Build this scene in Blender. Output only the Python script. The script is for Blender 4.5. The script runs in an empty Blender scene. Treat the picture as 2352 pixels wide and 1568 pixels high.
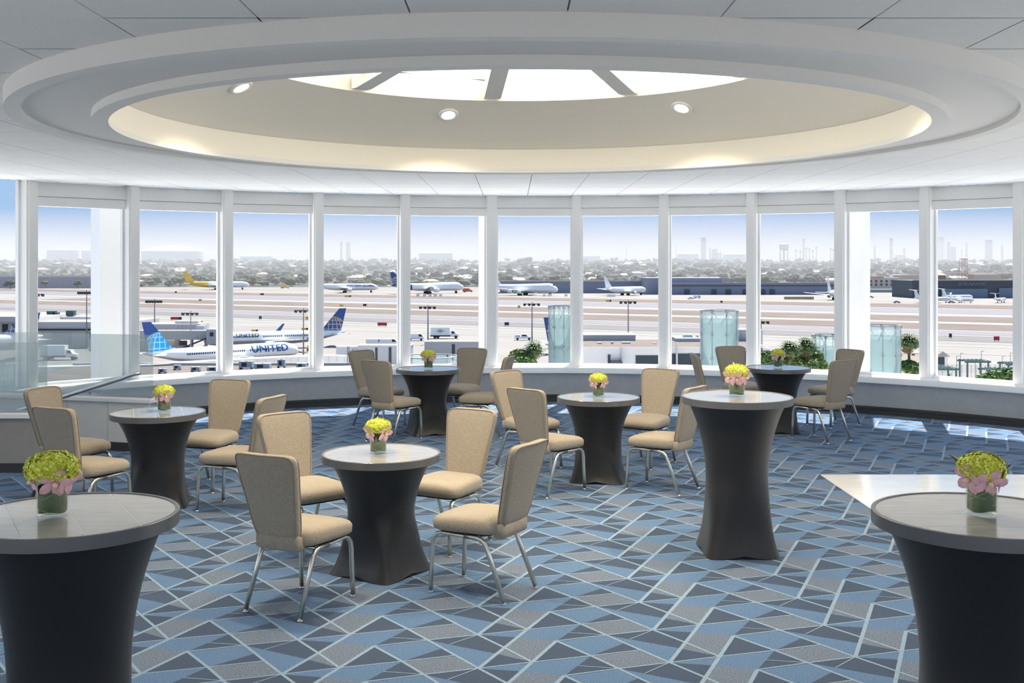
import bpy, math, random
from math import sin, cos, pi, radians as rad
from mathutils import Vector, Matrix
random.seed(7)
sc = bpy.context.scene
C = sc.collection
# ---------------------------------------------------------------- camera, world, sun, large lights, exposure
F, YH, EYE = 2500.0, 612.2, 1.96
cam = bpy.data.objects.new('camera', bpy.data.cameras.new('camera')); C.objects.link(cam)
cam.location = (0, 0, EYE); cam.rotation_euler = (pi/2, 0, 0)
cam.data.sensor_width = 36; cam.data.lens = 36*F/2352; cam.data.shift_y = -(784-YH)/2352
cam.data.clip_start = .05; cam.data.clip_end = 12000
sc.camera = cam
sc.view_settings.view_transform = 'Standard'; sc.view_settings.look = 'None'
sc.view_settings.exposure = .24; sc.view_settings.gamma = 1; sc.view_settings.use_curve_mapping = False
sc.cycles.use_denoising = True
try: sc.cycles.denoiser = 'OPENIMAGEDENOISE'
except Exception: pass
sc.cycles.max_bounces = 9; sc.cycles.diffuse_bounces = 5; sc.cycles.glossy_bounces = 4
sc.cycles.transparent_max_bounces = 14; sc.cycles.volume_bounces = 1; sc.cycles.transmission_bounces = 6
sc.cycles.sample_clamp_indirect = 6; sc.cycles.caustics_reflective = False; sc.cycles.caustics_refractive = False

W = bpy.data.worlds.new('sky'); sc.world = W; W.use_nodes = True
nt = W.node_tree; bg = nt.nodes['Background']
tc = nt.nodes.new('ShaderNodeTexCoord'); sx = nt.nodes.new('ShaderNodeSeparateXYZ'); cr = nt.nodes.new('ShaderNodeValToRGB')
nt.links.new(tc.outputs['Generated'], sx.inputs[0]); nt.links.new(sx.outputs[2], cr.inputs[0]); nt.links.new(cr.outputs[0], bg.inputs[0])
for i, (p, c) in enumerate([(0, (.66,.65,.72)), (.012, (.63,.64,.72)), (.03, (.46,.55,.72)), (.05, (.34,.50,.74)), (.12, (.30,.48,.74)), (1, (.28,.5,.86))]):
    e = cr.color_ramp.elements[i] if i < 2 else cr.color_ramp.elements.new(p)
    e.position = p; e.color = (*c, 1)
bg.inputs[1].default_value = 1.0

def light(name, kind, loc, direction, power, color=(1,1,1), **kw):
    d = bpy.data.lights.new(name, kind); d.energy = power; d.color = color
    for k, v in kw.items(): setattr(d, k, v)
    o = bpy.data.objects.new(name, d); C.objects.link(o); o.location = loc
    o.rotation_euler = Vector(direction).to_track_quat('-Z', 'Y').to_euler(); return o
SAZ, SEL = rad(17), rad(59)
light('sun', 'SUN', (0, 0, 60), (-sin(SAZ)*cos(SEL), -cos(SAZ)*cos(SEL), -sin(SEL)), 12.0, (1,.96,.9), angle=rad(.6))
RC = Vector((.321, 7.733, 0))                                      # centre of the round room
MULL = [-48.31,-39.33,-30.59,-21.77,-13.08,-4.29,4.34,13.16,21.81,30.24,38.03,46.15]   # mullion angles, degrees from straight ahead
MULL += [46.15 + 265.54*k/31 for k in range(1, 31)]
def pol(r, a, z=0): return Vector((RC.x + r*sin(rad(a)), RC.y + r*cos(rad(a)), z))
def daylight():                                                    # fill lamps added at the unseen rear windows to brighten the room
    for k in range(13, 41):
        a = (MULL[k] + MULL[k+1])/2 if k < 41 else 0
        p = pol(8.3, a, 1.6); d = pol(0, 0, 0) - pol(1, a, 0); d.z = -.30
        light('window_daylight', 'AREA', p, d, 3, (1,.97,.93), shape='RECTANGLE', size=1.0, size_y=2.0, spread=rad(130))
daylight()

# ---------------------------------------------------------------- helpers
def mat(name, color, rough=.6, metal=0, noise=0, scale=40, bump=0, spec=.5, coat=0, emit=None, sheen=0, sheent=(1,1,1), dark=None, stretch=None):
    m = bpy.data.materials.new(name); m.use_nodes = True; t = m.node_tree; b = t.nodes['Principled BSDF']
    b.inputs['Base Color'].default_value = (*color, 1); b.inputs['Roughness'].default_value = rough
    b.inputs['Metallic'].default_value = metal; b.inputs['Specular IOR Level'].default_value = spec
    b.inputs['Coat Weight'].default_value = coat; b.inputs['Sheen Weight'].default_value = sheen; b.inputs['Sheen Tint'].default_value = (*sheent, 1)
    if noise or bump:
        g = t.nodes.new('ShaderNodeTexCoord'); n = t.nodes.new('ShaderNodeTexNoise'); n.inputs['Scale'].default_value = scale; n.inputs['Detail'].default_value = 3
        src = g.outputs['Object']
        if stretch:
            mp = t.nodes.new('ShaderNodeMapping'); mp.inputs['Scale'].default_value = stretch; t.links.new(src, mp.inputs[0]); src = mp.outputs[0]
        t.links.new(src, n.inputs[0])
        if noise:
            r = t.nodes.new('ShaderNodeValToRGB'); d = dark or tuple(c*(1-noise) for c in color); l = tuple(min(1, c*(1+noise*.6)) for c in color)
            r.color_ramp.elements[0].color = (*d, 1); r.color_ramp.elements[1].color = (*l, 1)
            r.color_ramp.elements[0].position = .35; r.color_ramp.elements[1].position = .68
            t.links.new(n.outputs[0], r.inputs[0]); t.links.new(r.outputs[0], b.inputs['Base Color'])
        if bump:
            u = t.nodes.new('ShaderNodeBump'); u.inputs['Strength'].default_value = bump; u.inputs['Distance'].default_value = .01
            t.links.new(n.outputs[0], u.inputs['Height']); t.links.new(u.outputs[0], b.inputs['Normal'])
    if emit:
        b.inputs['Emission Color'].default_value = (*emit[0], 1); b.inputs['Emission Strength'].default_value = emit[1]
    return m
def glassmat(name, tint, ior=1.45, milk=0, gloss=1.0, milkcol=(.8,.88,.88)):
    m = bpy.data.materials.new(name); m.use_nodes = True; t = m.node_tree; t.nodes.clear()
    out = t.nodes.new('ShaderNodeOutputMaterial'); tr = t.nodes.new('ShaderNodeBsdfTransparent'); tr.inputs[0].default_value = (*tint, 1)
    gl = t.nodes.new('ShaderNodeBsdfGlossy'); gl.inputs['Roughness'].default_value = .02
    fr = t.nodes.new('ShaderNodeFresnel'); fr.inputs[0].default_value = ior
    ml = t.nodes.new('ShaderNodeMath'); ml.operation = 'MULTIPLY'; ml.inputs[1].default_value = gloss
    mx = t.nodes.new('ShaderNodeMixShader'); t.links.new(fr.outputs[0], ml.inputs[0]); t.links.new(ml.outputs[0], mx.inputs[0])
    src = tr.outputs[0]
    if milk:
        df = t.nodes.new('ShaderNodeBsdfTranslucent'); df.inputs[0].default_value = (*milkcol, 1)
        d2 = t.nodes.new('ShaderNodeBsdfDiffuse'); d2.inputs[0].default_value = (*milkcol, 1)
        m3 = t.nodes.new('ShaderNodeMixShader'); t.links.new(df.outputs[0], m3.inputs[1]); t.links.new(d2.outputs[0], m3.inputs[2])
        m2 = t.nodes.new('ShaderNodeMixShader'); m2.inputs[0].default_value = milk
        t.links.new(tr.outputs[0], m2.inputs[1]); t.links.new(m3.outputs[0], m2.inputs[2]); src = m2.outputs[0]
    t.links.new(src, mx.inputs[1]); t.links.new(gl.outputs[0], mx.inputs[2]); t.links.new(mx.outputs[0], out.inputs[0])
    return m

class MB:
    def __init__(s): s.v = []; s.f = []; s.m = []
    def add(s, vs, fs, mi=0):
        o = len(s.v); s.v += [tuple(v) for v in vs]; s.f += [tuple(i+o for i in f) for f in fs]; s.m += [mi]*len(fs); return s
    def box(s, c, d, rz=0, mi=0, taper=1):
        x, y, z = d[0]/2, d[1]/2, d[2]/2; cs, sn = cos(rz), sin(rz); vs = []
        for k, (a, b) in [(-1, (1,1)), (1, (taper,taper))]:
            for i, j in ((-1,-1),(1,-1),(1,1),(-1,1)):
                px, py = i*x*a, j*y*b
                vs.append((c[0]+px*cs-py*sn, c[1]+px*sn+py*cs, c[2]+k*z))
        return s.add(vs, [(3,2,1,0),(4,5,6,7),(0,1,5,4),(1,2,6,5),(2,3,7,6),(3,0,4,7)], mi)
    def b2(s, x0, x1, y0, y1, z0, z1, mi=0): return s.box(((x0+x1)/2,(y0+y1)/2,(z0+z1)/2), (abs(x1-x0),abs(y1-y0),abs(z1-z0)), 0, mi)
    def tube(s, pts, r, n=8, mi=0, cap=True, flat=1):
        pts = [Vector(p) for p in pts]; rs = r if isinstance(r, (list, tuple)) else [r]*len(pts); vs = []; N = len(pts)
        prev = None
        for i, p in enumerate(pts):
            t = (pts[min(i+1, N-1)] - pts[max(i-1, 0)]).normalized()
            if prev is None:
                u = Vector((0,0,1)) if abs(t.z) < .9 else Vector((1,0,0))
                u = (u - t*u.dot(t)).normalized()
            else: u = (prev - t*prev.dot(t)).normalized()
            prev = u; w = t.cross(u)
            for k in range(n):
                a = 2*pi*k/n; vs.append(p + u*(rs[i]*cos(a)) + w*(rs[i]*flat*sin(a)))
        fs = [(i*n+k, i*n+(k+1) % n, (i+1)*n+(k+1) % n, (i+1)*n+k) for i in range(N-1) for k in range(n)]
        if cap: fs += [tuple(range(n-1, -1, -1)), tuple((N-1)*n+k for k in range(n))]
        return s.add(vs, fs, mi)
    def lathe(s, prof, n=32, c=(0,0,0), mi=0, a0=0, a1=2*pi):
        full = abs(a1-a0-2*pi) < 1e-6; N = n if full else n+1; vs = []
        for r, z in prof:
            for k in range(N):
                a = a0+(a1-a0)*k/n; vs.append((c[0]+r*sin(a), c[1]+r*cos(a), c[2]+z))
        fs = []
        for i in range(len(prof)-1):
            for k in range(n):
                k2 = (k+1) % N; fs.append((i*N+k2, i*N+k, (i+1)*N+k, (i+1)*N+k2))
        return s.add(vs, fs, mi)
    def prism(s, poly, z0, z1, mi=0):
        n = len(poly); vs = [(p[0],p[1],z0) for p in poly]+[(p[0],p[1],z1) for p in poly]
        return s.add(vs, [tuple(range(n-1,-1,-1)), tuple(range(n, 2*n))]+[(k,(k+1) % n,n+(k+1) % n,n+k) for k in range(n)], mi)
    def extr(s, poly, axis, a0, a1, mi=0):                       # poly in the plane across axis ('x': (y,z), 'y': (x,z))
        n = len(poly); g = (lambda p, a: (a, p[0], p[1])) if axis == 'x' else (lambda p, a: (p[0], a, p[1]))
        vs = [g(p, a0) for p in poly]+[g(p, a1) for p in poly]
        return s.add(vs, [tuple(range(n-1,-1,-1)), tuple(range(n, 2*n))]+[(k,(k+1) % n,n+(k+1) % n,n+k) for k in range(n)], mi)
    def quad(s, a, b, c, d, mi=0): return s.add([a,b,c,d], [(0,1,2,3)], mi)
    def ico(s, c, r, j=0, mi=0, sub=1):
        vs, fs = ICO[sub]; q = random.random
        return s.add([(c[0]+v[0]*r[0]*(1+j*(q()-.5)), c[1]+v[1]*r[1]*(1+j*(q()-.5)), c[2]+v[2]*r[2]*(1+j*(q()-.5))) for v in vs], fs, mi)
    def mesh(s, name, mats, smooth=False):
        me = bpy.data.meshes.new(name); me.from_pydata(s.v, [], s.f)
        for m in (mats if isinstance(mats, (list, tuple)) else [mats]): me.materials.append(m)
        me.polygons.foreach_set('material_index', s.m)
        if smooth: me.polygons.foreach_set('use_smooth', [True]*len(s.f))
        me.update(); return me
    def build(s, name, mats, parent=None, smooth=False): 
        o = put(name, s.mesh(name, mats, smooth), parent)
        if smooth == 'auto': autosmooth(o)
        return o
def autosmooth(o, ang=40):
    me = o.data; me.polygons.foreach_set('use_smooth', [True]*len(me.polygons))
    try: me.set_sharp_from_angle(angle=rad(ang))
    except Exception: pass
def put(name, data, parent=None, loc=(0,0,0), rz=0):
    o = bpy.data.objects.new(name, data); C.objects.link(o); o.parent = parent; o.location = loc; o.rotation_euler = (0,0,rz); return o
def tag(o, label, cat, group=None, kind=None):
    o['label'] = label; o['category'] = cat
    if group: o['group'] = group
    if kind: o['kind'] = kind
    return o
def thing(name, label, cat, loc=(0,0,0), rz=0, group=None):
    return tag(put(name, None, None, loc, rz), label, cat, group)
def struct(o): o['kind'] = 'structure'; return o
def stuff(o): o['kind'] = 'stuff'; return o
def dup(root, loc, rz, label, group=None):
    r = root.copy(); C.objects.link(r); r.location = loc; r.rotation_euler = (0,0,rz); r['label'] = label
    if group: r['group'] = group
    for ch in list(root.children):
        c = ch.copy(); C.objects.link(c); c.parent = r
        for g in list(ch.children):
            d = g.copy(); C.objects.link(d); d.parent = c
    return r
def icosphere(sub):
    import bmesh
    bm = bmesh.new(); bmesh.ops.create_icosphere(bm, subdivisions=sub, radius=1)
    r = ([tuple(v.co) for v in bm.verts], [tuple(v.index for v in f.verts) for f in bm.faces]); bm.free(); return r
ICO = {1: icosphere(1), 2: icosphere(2), 3: icosphere(3)}
def clip(poly, nx, ny, d):                                        # keep the side nx*x+ny*y <= d of a convex polygon
    out = []
    for i in range(len(poly)):
        a, b = poly[i], poly[(i+1) % len(poly)]; da, db = nx*a[0]+ny*a[1]-d, nx*b[0]+ny*b[1]-d
        if da <= 0: out.append(a)
        if da*db < 0: t = da/(da-db); out.append((a[0]+(b[0]-a[0])*t, a[1]+(b[1]-a[1])*t))
    return out
def inset(poly, g):
    n = len(poly); cx = sum(p[0] for p in poly)/n; cy = sum(p[1] for p in poly)/n
    for i in range(n):
        a, b = poly[i], poly[(i+1) % n]
    A = sum(poly[i][0]*poly[(i+1) % n][1]-poly[(i+1) % n][0]*poly[i][1] for i in range(n)); s = 1 if A > 0 else -1
    out = poly
    for i in range(n):
        a, b = poly[i], poly[(i+1) % n]; dx, dy = b[0]-a[0], b[1]-a[1]; L = math.hypot(dx, dy)
        if L < 1e-9: continue
        nx, ny = s*dy/L, -s*dx/L; out = clip(out, nx, ny, nx*a[0]+ny*a[1]-g)
        if len(out) < 3: return []
    return out
# scale from the camera station: where a point seen at a frame position stands, at a chosen distance Y or on the airfield
ZG = EYE - 24.0
def gx(px, Y): return (px-1176)/F*Y
def gz(py, Y): return EYE-(py-YH)*Y/F
def gy(py): return 24.0*F/(py-YH)

# ---------------------------------------------------------------- materials
white = mat('white_paint', (.87,.87,.86), .45); ceilm = mat('ceiling_tile', (.86,.865,.86), .85, noise=.03, scale=90)
seam = mat('ceiling_seam', (.30,.31,.31), .8); ringm = mat('plaster_white', (.76,.76,.75), .6); domem = mat('plaster_warm', (.85,.805,.72), .6)
wallm = mat('wall_grey', (.42,.42,.425), .7, noise=.05, scale=12); wallb = mat('wall_beige_grey', (.33,.315,.285), .7, noise=.05, scale=12); panelm = mat('panel_grey', (.74,.735,.71), .6); basem = mat('baseboard_dark', (.045,.045,.045), .4)
pane = glassmat('window_glass', (.985,.982,.982), 1.3, gloss=.12)
balus = glassmat('balustrade_glass', (.90,.935,.935), 1.45, milk=.27, gloss=.8)
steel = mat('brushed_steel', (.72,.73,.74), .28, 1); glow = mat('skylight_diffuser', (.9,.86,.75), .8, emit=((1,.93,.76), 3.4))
lampm = mat('lamp_lens', (1,.95,.85), .5, emit=((1,.88,.66), 9)); 
cdark = mat('carpet_dark', (.056,.079,.122), 1, noise=.35, scale=200, bump=.3, spec=.1, sheen=.16, sheent=(.55,.72,1))
cblue = mat('carpet_blue', (.118,.205,.345), 1, noise=.5, scale=170, bump=.5, spec=.1, sheen=.16, sheent=(.55,.72,1))
ctan = mat('carpet_tan', (.155,.192,.252), 1, noise=.45, scale=120, bump=.5, spec=.1, sheen=.16, sheent=(.55,.72,1))
cline = mat('carpet_line', (.25,.35,.46), 1, noise=.25, scale=150, spec=.1)
marble = mat('white_marble', (.90,.90,.90), .12, noise=.06, scale=3, coat=.2, stretch=(1,6,1))
fabric = mat('linen_fabric', (.38,.325,.255), .95, noise=.24, scale=260, bump=.25, sheen=.15, spec=.2, stretch=(1,1,.35))
piping = mat('linen_piping', (.33,.28,.22), .95); metal = mat('champagne_metal', (.74,.70,.62), .3, 1)
underm = mat('seat_underside', (.03,.03,.03), .8); spandex = mat('black_spandex', (.014,.0135,.0145), .42, noise=.1, scale=400, spec=.45, sheen=.10)
topm = mat('table_stone', (.42,.41,.385), .14, noise=.1, scale=6, spec=.5, coat=.3, stretch=(1,5,1)); rimm = mat('table_rim', (.155,.155,.158), .28, .3); groutm = mat('table_grout', (.75,.75,.73), .4)
vglass = glassmat('vase_glass', (.98,.99,.985), 1.45, gloss=.25); leafm = mat('leaf_green', (.036,.09,.016), .45, noise=.4, scale=30); leafl = mat('leaf_light', (.38,.48,.10), .4)
water = glassmat('vase_water', (.92,.97,.90), 1.33, gloss=.03); hydr = mat('hydrangea_green', (.58,.63,.04), .7, noise=.3, scale=60); hydr2 = mat('hydrangea_pale', (.74,.78,.16), .7)
orch = mat('orchid_pink', (.80,.50,.56), .55, noise=.2, scale=40); orch2 = mat('orchid_lip', (.80,.58,.40), .5)
# outdoors
conc = mat('concrete', (.176,.163,.149), .9, noise=.10, scale=.03); asph = mat('runway_asphalt', (.13,.125,.137), .9, noise=.1, scale=.05, stretch=(1,8,1)); taxi = mat('taxiway', (.105,.095,.097), .9, noise=.1, scale=.05)
dirt = mat('dry_dirt', (.118,.092,.076), 1, noise=.3, scale=.12, stretch=(.3,2,1)); palec = mat('pale_concrete', (.205,.198,.183), .9); greenp = mat('green_paint', (.19,.225,.195), .9)
bouncem = mat('bounce_ground_pale', (.84,.83,.80), .9, noise=.05, scale=.1); land = mat('suburb_ground', (.04,.048,.03), 1, noise=.5, scale=.02)
tgreen = [mat('tree_dark', (.035,.055,.03), 1, noise=.5, scale=.6), mat('tree_mid', (.06,.085,.035), 1, noise=.5, scale=.6), mat('tree_olive', (.09,.10,.05), 1, noise=.5, scale=.6)]
bushm = mat('bush_green', (.09,.16,.03), .7, noise=.5, scale=2); palmm = mat('palm_green', (.11,.16,.055), .6, noise=.4, scale=2); palmdry = mat('palm_dry', (.22,.15,.07), .9); barkm = mat('bark', (.14,.10,.07), 1, noise=.3, scale=6)
roofc = [mat('roof_clay', (.50,.30,.22), .9), mat('roof_pale', (.55,.50,.46), .9), mat('roof_grey', (.30,.29,.29), .9)]; stucco = mat('stucco', (.55,.50,.45), .9)
acw = mat('aircraft_white', (.80,.81,.83), .25, coat=.3); acg = mat('aircraft_grey', (.36,.37,.40), .4); navy = mat('aircraft_navy', (.015,.06,.24), .35); cyan = mat('aircraft_cyan', (.02,.33,.66), .35); cyanl = mat('aircraft_pale_line', (.35,.75,.90), .4)
gold = mat('aircraft_gold_line', (.55,.42,.30), .4); yellow = mat('aircraft_yellow', (.72,.45,.05), .4); textn = mat('lettering_blue', (.03,.08,.28), .5); darkm = mat('dark_rubber', (.03,.03,.035), .7); dglass = mat('dark_glazing', (.015,.028,.036), .35, spec=.25)
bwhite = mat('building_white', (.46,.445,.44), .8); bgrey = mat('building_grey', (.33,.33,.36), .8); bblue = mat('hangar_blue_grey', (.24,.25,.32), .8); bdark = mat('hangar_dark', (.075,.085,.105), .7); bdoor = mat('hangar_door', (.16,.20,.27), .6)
roofm = mat('flat_roof', (.125,.098,.082), .95, noise=.15, scale=.5); acunit = mat('rooftop_unit', (.30,.37,.42), .6); teal = mat('teal_paint', (.014,.055,.055), .6); red = mat('red_sign', (.45,.04,.05), .6); ysign = mat('yellow_sign', (.70,.46,.05), .6); bsign = mat('black_sign', (.03,.035,.05), .6)
aqua = glassmat('pylon_glass', (.86,.94,.94), 1.4, milk=.30, gloss=.4, milkcol=(.46,.54,.54)); aqua2 = glassmat('pylon_liner', (.80,.87,.87), 1.3, milk=.7, gloss=.1, milkcol=(.27,.36,.37)); polem = mat('galvanised', (.22,.22,.24), .5, .4); stackm = mat('stack_grey', (.22,.24,.28), .8); orange = mat('orange_paint', (.62,.14,.04), .6); tankm = mat('tank_white', (.66,.66,.66), .7)
beige = mat('beige_wall', (.50,.42,.34), .8); cartan = mat('pallet_tan', (.42,.33,.20), .8)

# ---------------------------------------------------------------- the room: floor
LA, LB, LO = (.0185,-.4835), (.944,.0775), (.7623,5.8741)            # carpet repeat, two steps and an origin
FR = dict(N=(0,0),X=(-.396,.0988),P1=(-.571,.1425),Y=(-.886,.2211),P2=(-1.128,.2815),P3=(-1.735,.433),P2d=(-.128,.2815),P3d=(-.735,.433),S=(-1.256,.600),Q=(-.986,.5135),R=(-.876,.722),
          U=(-.612,.8058),Sd=(-.256,.600),V=(-.385,.8778),Vu=(-1.385,.8778),Nb=(-1,1),W=(-.721,.844))
FR['Na'] = (FR['Nb'][0]+1, FR['Nb'][1])
FR['P1a'] = (.429,.1425)
for k in ('P1','X','Y','P2'): FR[k+'b'] = (FR[k][0], FR[k][1]+1)
def fl(k, i=0, j=0):
    a, b = FR[k][0]+i, FR[k][1]+j; return (LO[0]+a*LA[0]+b*LB[0], LO[1]+a*LA[1]+b*LB[1])
POLYS = ['1N X P2d','3X P1 P2d','3P1 Y P3d P2d','2Y P2 S P3d','1P2 P3 S','1S Q R','1Q P3d R','2P3d R U Sd','1Sd U V','3S Vu Nb R','1R Nb W','1Nb P1b Xb W','2R W Xb Na','1Nb Yb P1b','2Nb P2b Yb']
LINES = [('N','P3',.024),('P3','S',.019),('S','R',.019),('R','Na',.019),('N','P1a',.019),('P1','P2d',.019),('R','Nb',.013),('N','P2d',.013),('P2d','Sd',.013),('Sd','V',.013),('P3d','R',.013),('Nb','W',.008),('Q','R',.008)]
HOLE = (-7.6, -4.55, 10.46, 11.44)                                 # stairwell
def clip_room(p):
    if max(math.hypot(q[0]-RC.x, q[1]-RC.y) for q in p) > 8.05:
        for k in range(72):
            a = 2*pi*k/72; p = clip(p, sin(a), cos(a), sin(a)*RC.x+cos(a)*RC.y+8.3)
            if len(p) < 3: return []
    if min(q[0] for q in p) > HOLE[1] or max(q[1] for q in p) < HOLE[2] or min(q[1] for q in p) > HOLE[3]: return [p]
    out = []
    for nx, ny, d in ((-1,0,-HOLE[1]),(0,1,HOLE[2]),(0,-1,-HOLE[3])):
        q = clip(p, nx, ny, d)
        if len(q) > 2: out.append(q)
        p = clip(p, -nx, -ny, -d)
        if len(p) < 3: break
    return out
fm = MB(); ring = [(RC.x+8.4*sin(2*pi*k/72), RC.y+8.4*cos(2*pi*k/72)) for k in range(72)]
for nx, ny, d in ((-1,0,-HOLE[1]),(0,1,HOLE[2]),(0,-1,-HOLE[3])):
    q = clip(ring, nx, ny, d); fm.prism(q[::-1], -.25, -.004, 1); ring = clip(ring, -nx, -ny, -d)
for i in range(-22, 24):
    for j in range(-12, 12):
        c = fl('P1', i, j)
        if math.hypot(c[0]-RC.x, c[1]-RC.y) > 9.3: continue
        for s in POLYS:
            for p in clip_room([fl(k, i, j) for k in s[1:].split()]): fm.add([(x, y, 0) for x, y in p], [tuple(range(len(p)))], int(s[0]))
        for li, (a, b, w) in enumerate(LINES):
            p, q = fl(a, i, j), fl(b, i, j); L = math.hypot(q[0]-p[0], q[1]-p[1]); w *= .86; nx, ny = -(q[1]-p[1])/L*w/2, (q[0]-p[0])/L*w/2
            for r in clip_room([(p[0]+nx,p[1]+ny),(q[0]+nx,q[1]+ny),(q[0]-nx,q[1]-ny),(p[0]-nx,p[1]-ny)]): fm.add([(x, y, .0007+.00007*li) for x, y in r], [tuple(range(len(r)))], 4)
floor = struct(fm.build('floor', [wallm, cdark, cblue, ctan, cline]))
mf = struct(MB().b2(2.9, 6.9, 4.0, 10.22, .001, .006).build('floor_marble', groutm))
tl = MB().b2(.0035, .5965, .0035, .5965, .004, .0105).mesh('tile', marble); tj = {}
for i in range(7):
    for j in range(11):
        x, y = 2.9+.6*i, 10.22-.6*(j+1)
        if y < 3.9 or x > 6.9 or math.hypot(x+.3-RC.x, y+.3-RC.y) > 7.2: continue
        put('tile', tl, mf, (x, y, 0))
st = struct(MB().b2(-7.6,-4.53,10.40,10.46,-2,-.004).b2(-7.6,-4.53,11.44,11.5,-2,-.004).b2(-4.55,-4.5,10.4,11.5,-2,-.004).build('stair', wallm))
tr = MB().b2(-.28,.02,10.46,11.44,-.2,0).mesh('tread', ctan)
for k in range(8): put('tread', tr, st, (-4.55-.28*k-.02, 0, -.17*(k+1)))
# ---------------------------------------------------------------- walls and windows
struct(MB().lathe([(8.1,.09),(8.1,.425),(8.42,.425),(8.42,-.3),(8.1,-.3),(8.1,.09)], 164, RC).build('wall_round', wallm, None, 'auto'))
struct(MB().lathe([(8.1,0),(8.065,0),(8.065,.055),(8.08,.058),(8.08,.066),(8.07,.07),(8.07,.083),(8.085,.087),(8.085,.10),(8.1,.104)], 164, RC).build('baseboard_round', basem, None, 'auto'))
struct(MB().lathe([(8.03,.42),(8.03,.488),(8.04,.5),(8.42,.503),(8.42,.42),(8.03,.42)], 164, RC).build('trim_1', white, None, 'auto'))
mm = {}
def mullion(k, a):
    w = .115 if k in (5,) else .10
    if w not in mm: mm[w] = MB().b2(-w/2-.02,w/2+.02,0,.25,0,2.52).b2(-w/2,w/2,-.03,0,0,2.52).b2(-w/2-.045,w/2+.045,.17,.25,0,2.52).mesh('mullion', white)
    struct(put('trim_%d' % (k+2), mm[w], None, pol(8.22, a, .49), -rad(a)))
for k, a in enumerate(MULL): mullion(k, a)
for k in range(41):
    a0, a1 = MULL[k], MULL[k+1]; a = (a0+a1)/2; hw = 8.35*math.tan(rad(a1-a0)/2)
    w = struct(put('window_%d' % (k+1), None, None, pol(8.35, a, 0), -rad(a)))
    MB().b2(-hw,hw,0,.012,.52,2.72).build('pane', pane, w)
    MB().b2(-hw+.03,hw-.03,-.07,.06,2.825,3.0).build('head_panel', white, w)
    MB().b2(-hw+.03,hw-.03,-.045,.06,2.705,2.82).build('head_rail', white, w)
    MB().b2(-hw,hw,-.05,.06,.5,.53).build('bottom_rail', white, w)
for k in (1, 5, 9): struct(MB().b2(-.14,.14,-.18,.18,-24,5.5).build('column', white)).matrix_world = Matrix.Translation(pol(9.3, MULL[k])) @ Matrix.Rotation(-rad(MULL[k]), 4, 'Z')
# ---------------------------------------------------------------- ceiling
RX = Vector((.05, 7.8, 0))
ceil = struct(MB().lathe([(3.6,3.017),(8.46,3.017),(8.46,3.62),(2.0,3.62)], 128, RC).lathe([(2.95,3.016),(4.3,3.016)], 96, RX).lathe([(2.6,3.6),(2.6,4.15),(.01,4.3)], 64, RX).build('ceiling', seam, None, 'auto'))
TS = .647; tiles = {}; rest = MB()
full = MB().b2(.004,TS-.004,.004,TS-.004,3.003,3.014).mesh('tile', ceilm)
for i in range(-15, 16):
    for j in range(-3, 22):
        x0, y0 = -.42+TS*i, 4.57-TS*4+TS*j; cx, cy = x0+TS/2, y0+TS/2
        d = math.hypot(cx-RX.x, cy-RX.y); e = math.hypot(cx-RC.x, cy-RC.y)
        if d < 2.55 or e > 8.8: continue
        if d > 3.5 and e < 7.75:
            if cy > 3.4 and abs(cx) < .5*cy+.7: put('tile', full, ceil, (x0, y0, 0))
            else: rest.b2(x0+.004,x0+TS-.004,y0+.004,y0+TS-.004,3.003,3.014)
            continue
        t = MB(); n = 8; s = (TS-.008)/n
        for u in range(n):
            for v in range(n):
                px, py = x0+.004+s*u, y0+.004+s*v
                if math.hypot(px+s/2-RX.x, py+s/2-RX.y) > 3.05 and math.hypot(px+s/2-RC.x, py+s/2-RC.y) < 8.26:
                    t.quad((px,py,3.003),(px,py+s,3.003),(px+s,py+s,3.003),(px+s,py,3.003))
        if not t.f: continue
        if cy > 3.4 and abs(cx) < .5*cy+.7: t.build('tile', ceilm, ceil)
        else: rest.add(t.v, t.f)
stuff(rest.build('tile_field', ceilm, ceil))
def rev(name, prof, m): return MB().lathe(prof, 144, RX).build(name, m, ceil, 'auto')
rev('ring_fascia', [(3.35,3.012),(3.35,2.901),(3.26,2.901),(3.26,2.94)], ringm)
rev('ring_soffit', [(3.27,2.932),(2.84,2.922)], ringm)
rev('inner_ring', [(2.86,2.94),(2.86,2.873),(2.76,2.873),(2.76,2.91)], ringm)
rev('cove_wall', [(2.761,2.874),(2.761,3.097)], domem)
rev('cove_dome', [(2.765,3.097),(2.6,3.175),(2.4,3.28),(2.2,3.374),(2.02,3.453)], domem)
rev('roof_deck', [(2.02,3.455),(2.03,3.6),(2.4,3.6),(3.2,3.02)], domem)
sky = struct(MB().lathe([(2.018,3.453),(2.018,3.61)], 96, RX).build('skylight', domem, None, 'auto'))
for k in range(10):
    a = -6.6+36*k; m = MB(); vs = []; fs = []
    for r in range(6):
        for t in range(7):
            rr = .02+2.0*r/5; b = rad(a+36*t/6); z = 4.02-.40*(r/5)-.05*(1-((t-3)/3)**2)*(r/5)
            vs.append((RX.x+rr*sin(b), RX.y+rr*cos(b), z))
    fs = [(r*7+t, r*7+t+1, (r+1)*7+t+1, (r+1)*7+t) for r in range(5) for t in range(6)]
    m.add(vs, fs).build('diffuser', glow, sky, True)
rib = MB().extr([(.05,3.87),(1.93,3.468),(2.0,3.468),(2.0,3.60),(.05,4.0)], 'x', -.075, .075).mesh('rib', ringm)
for k in range(10): put('rib', rib, sky, RX, -rad(-6.6+36*k))
tm = MB().lathe([(.060,-.006),(.066,-.014),(.085,-.014),(.092,-.006),(.092,.02)], 32); tmm = tm.mesh('lamp_trim', white, True)
lm = MB().lathe([(.001,-.010),(.062,-.008),(.062,.02)], 24).mesh('lamp_lens', lampm, True)
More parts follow.
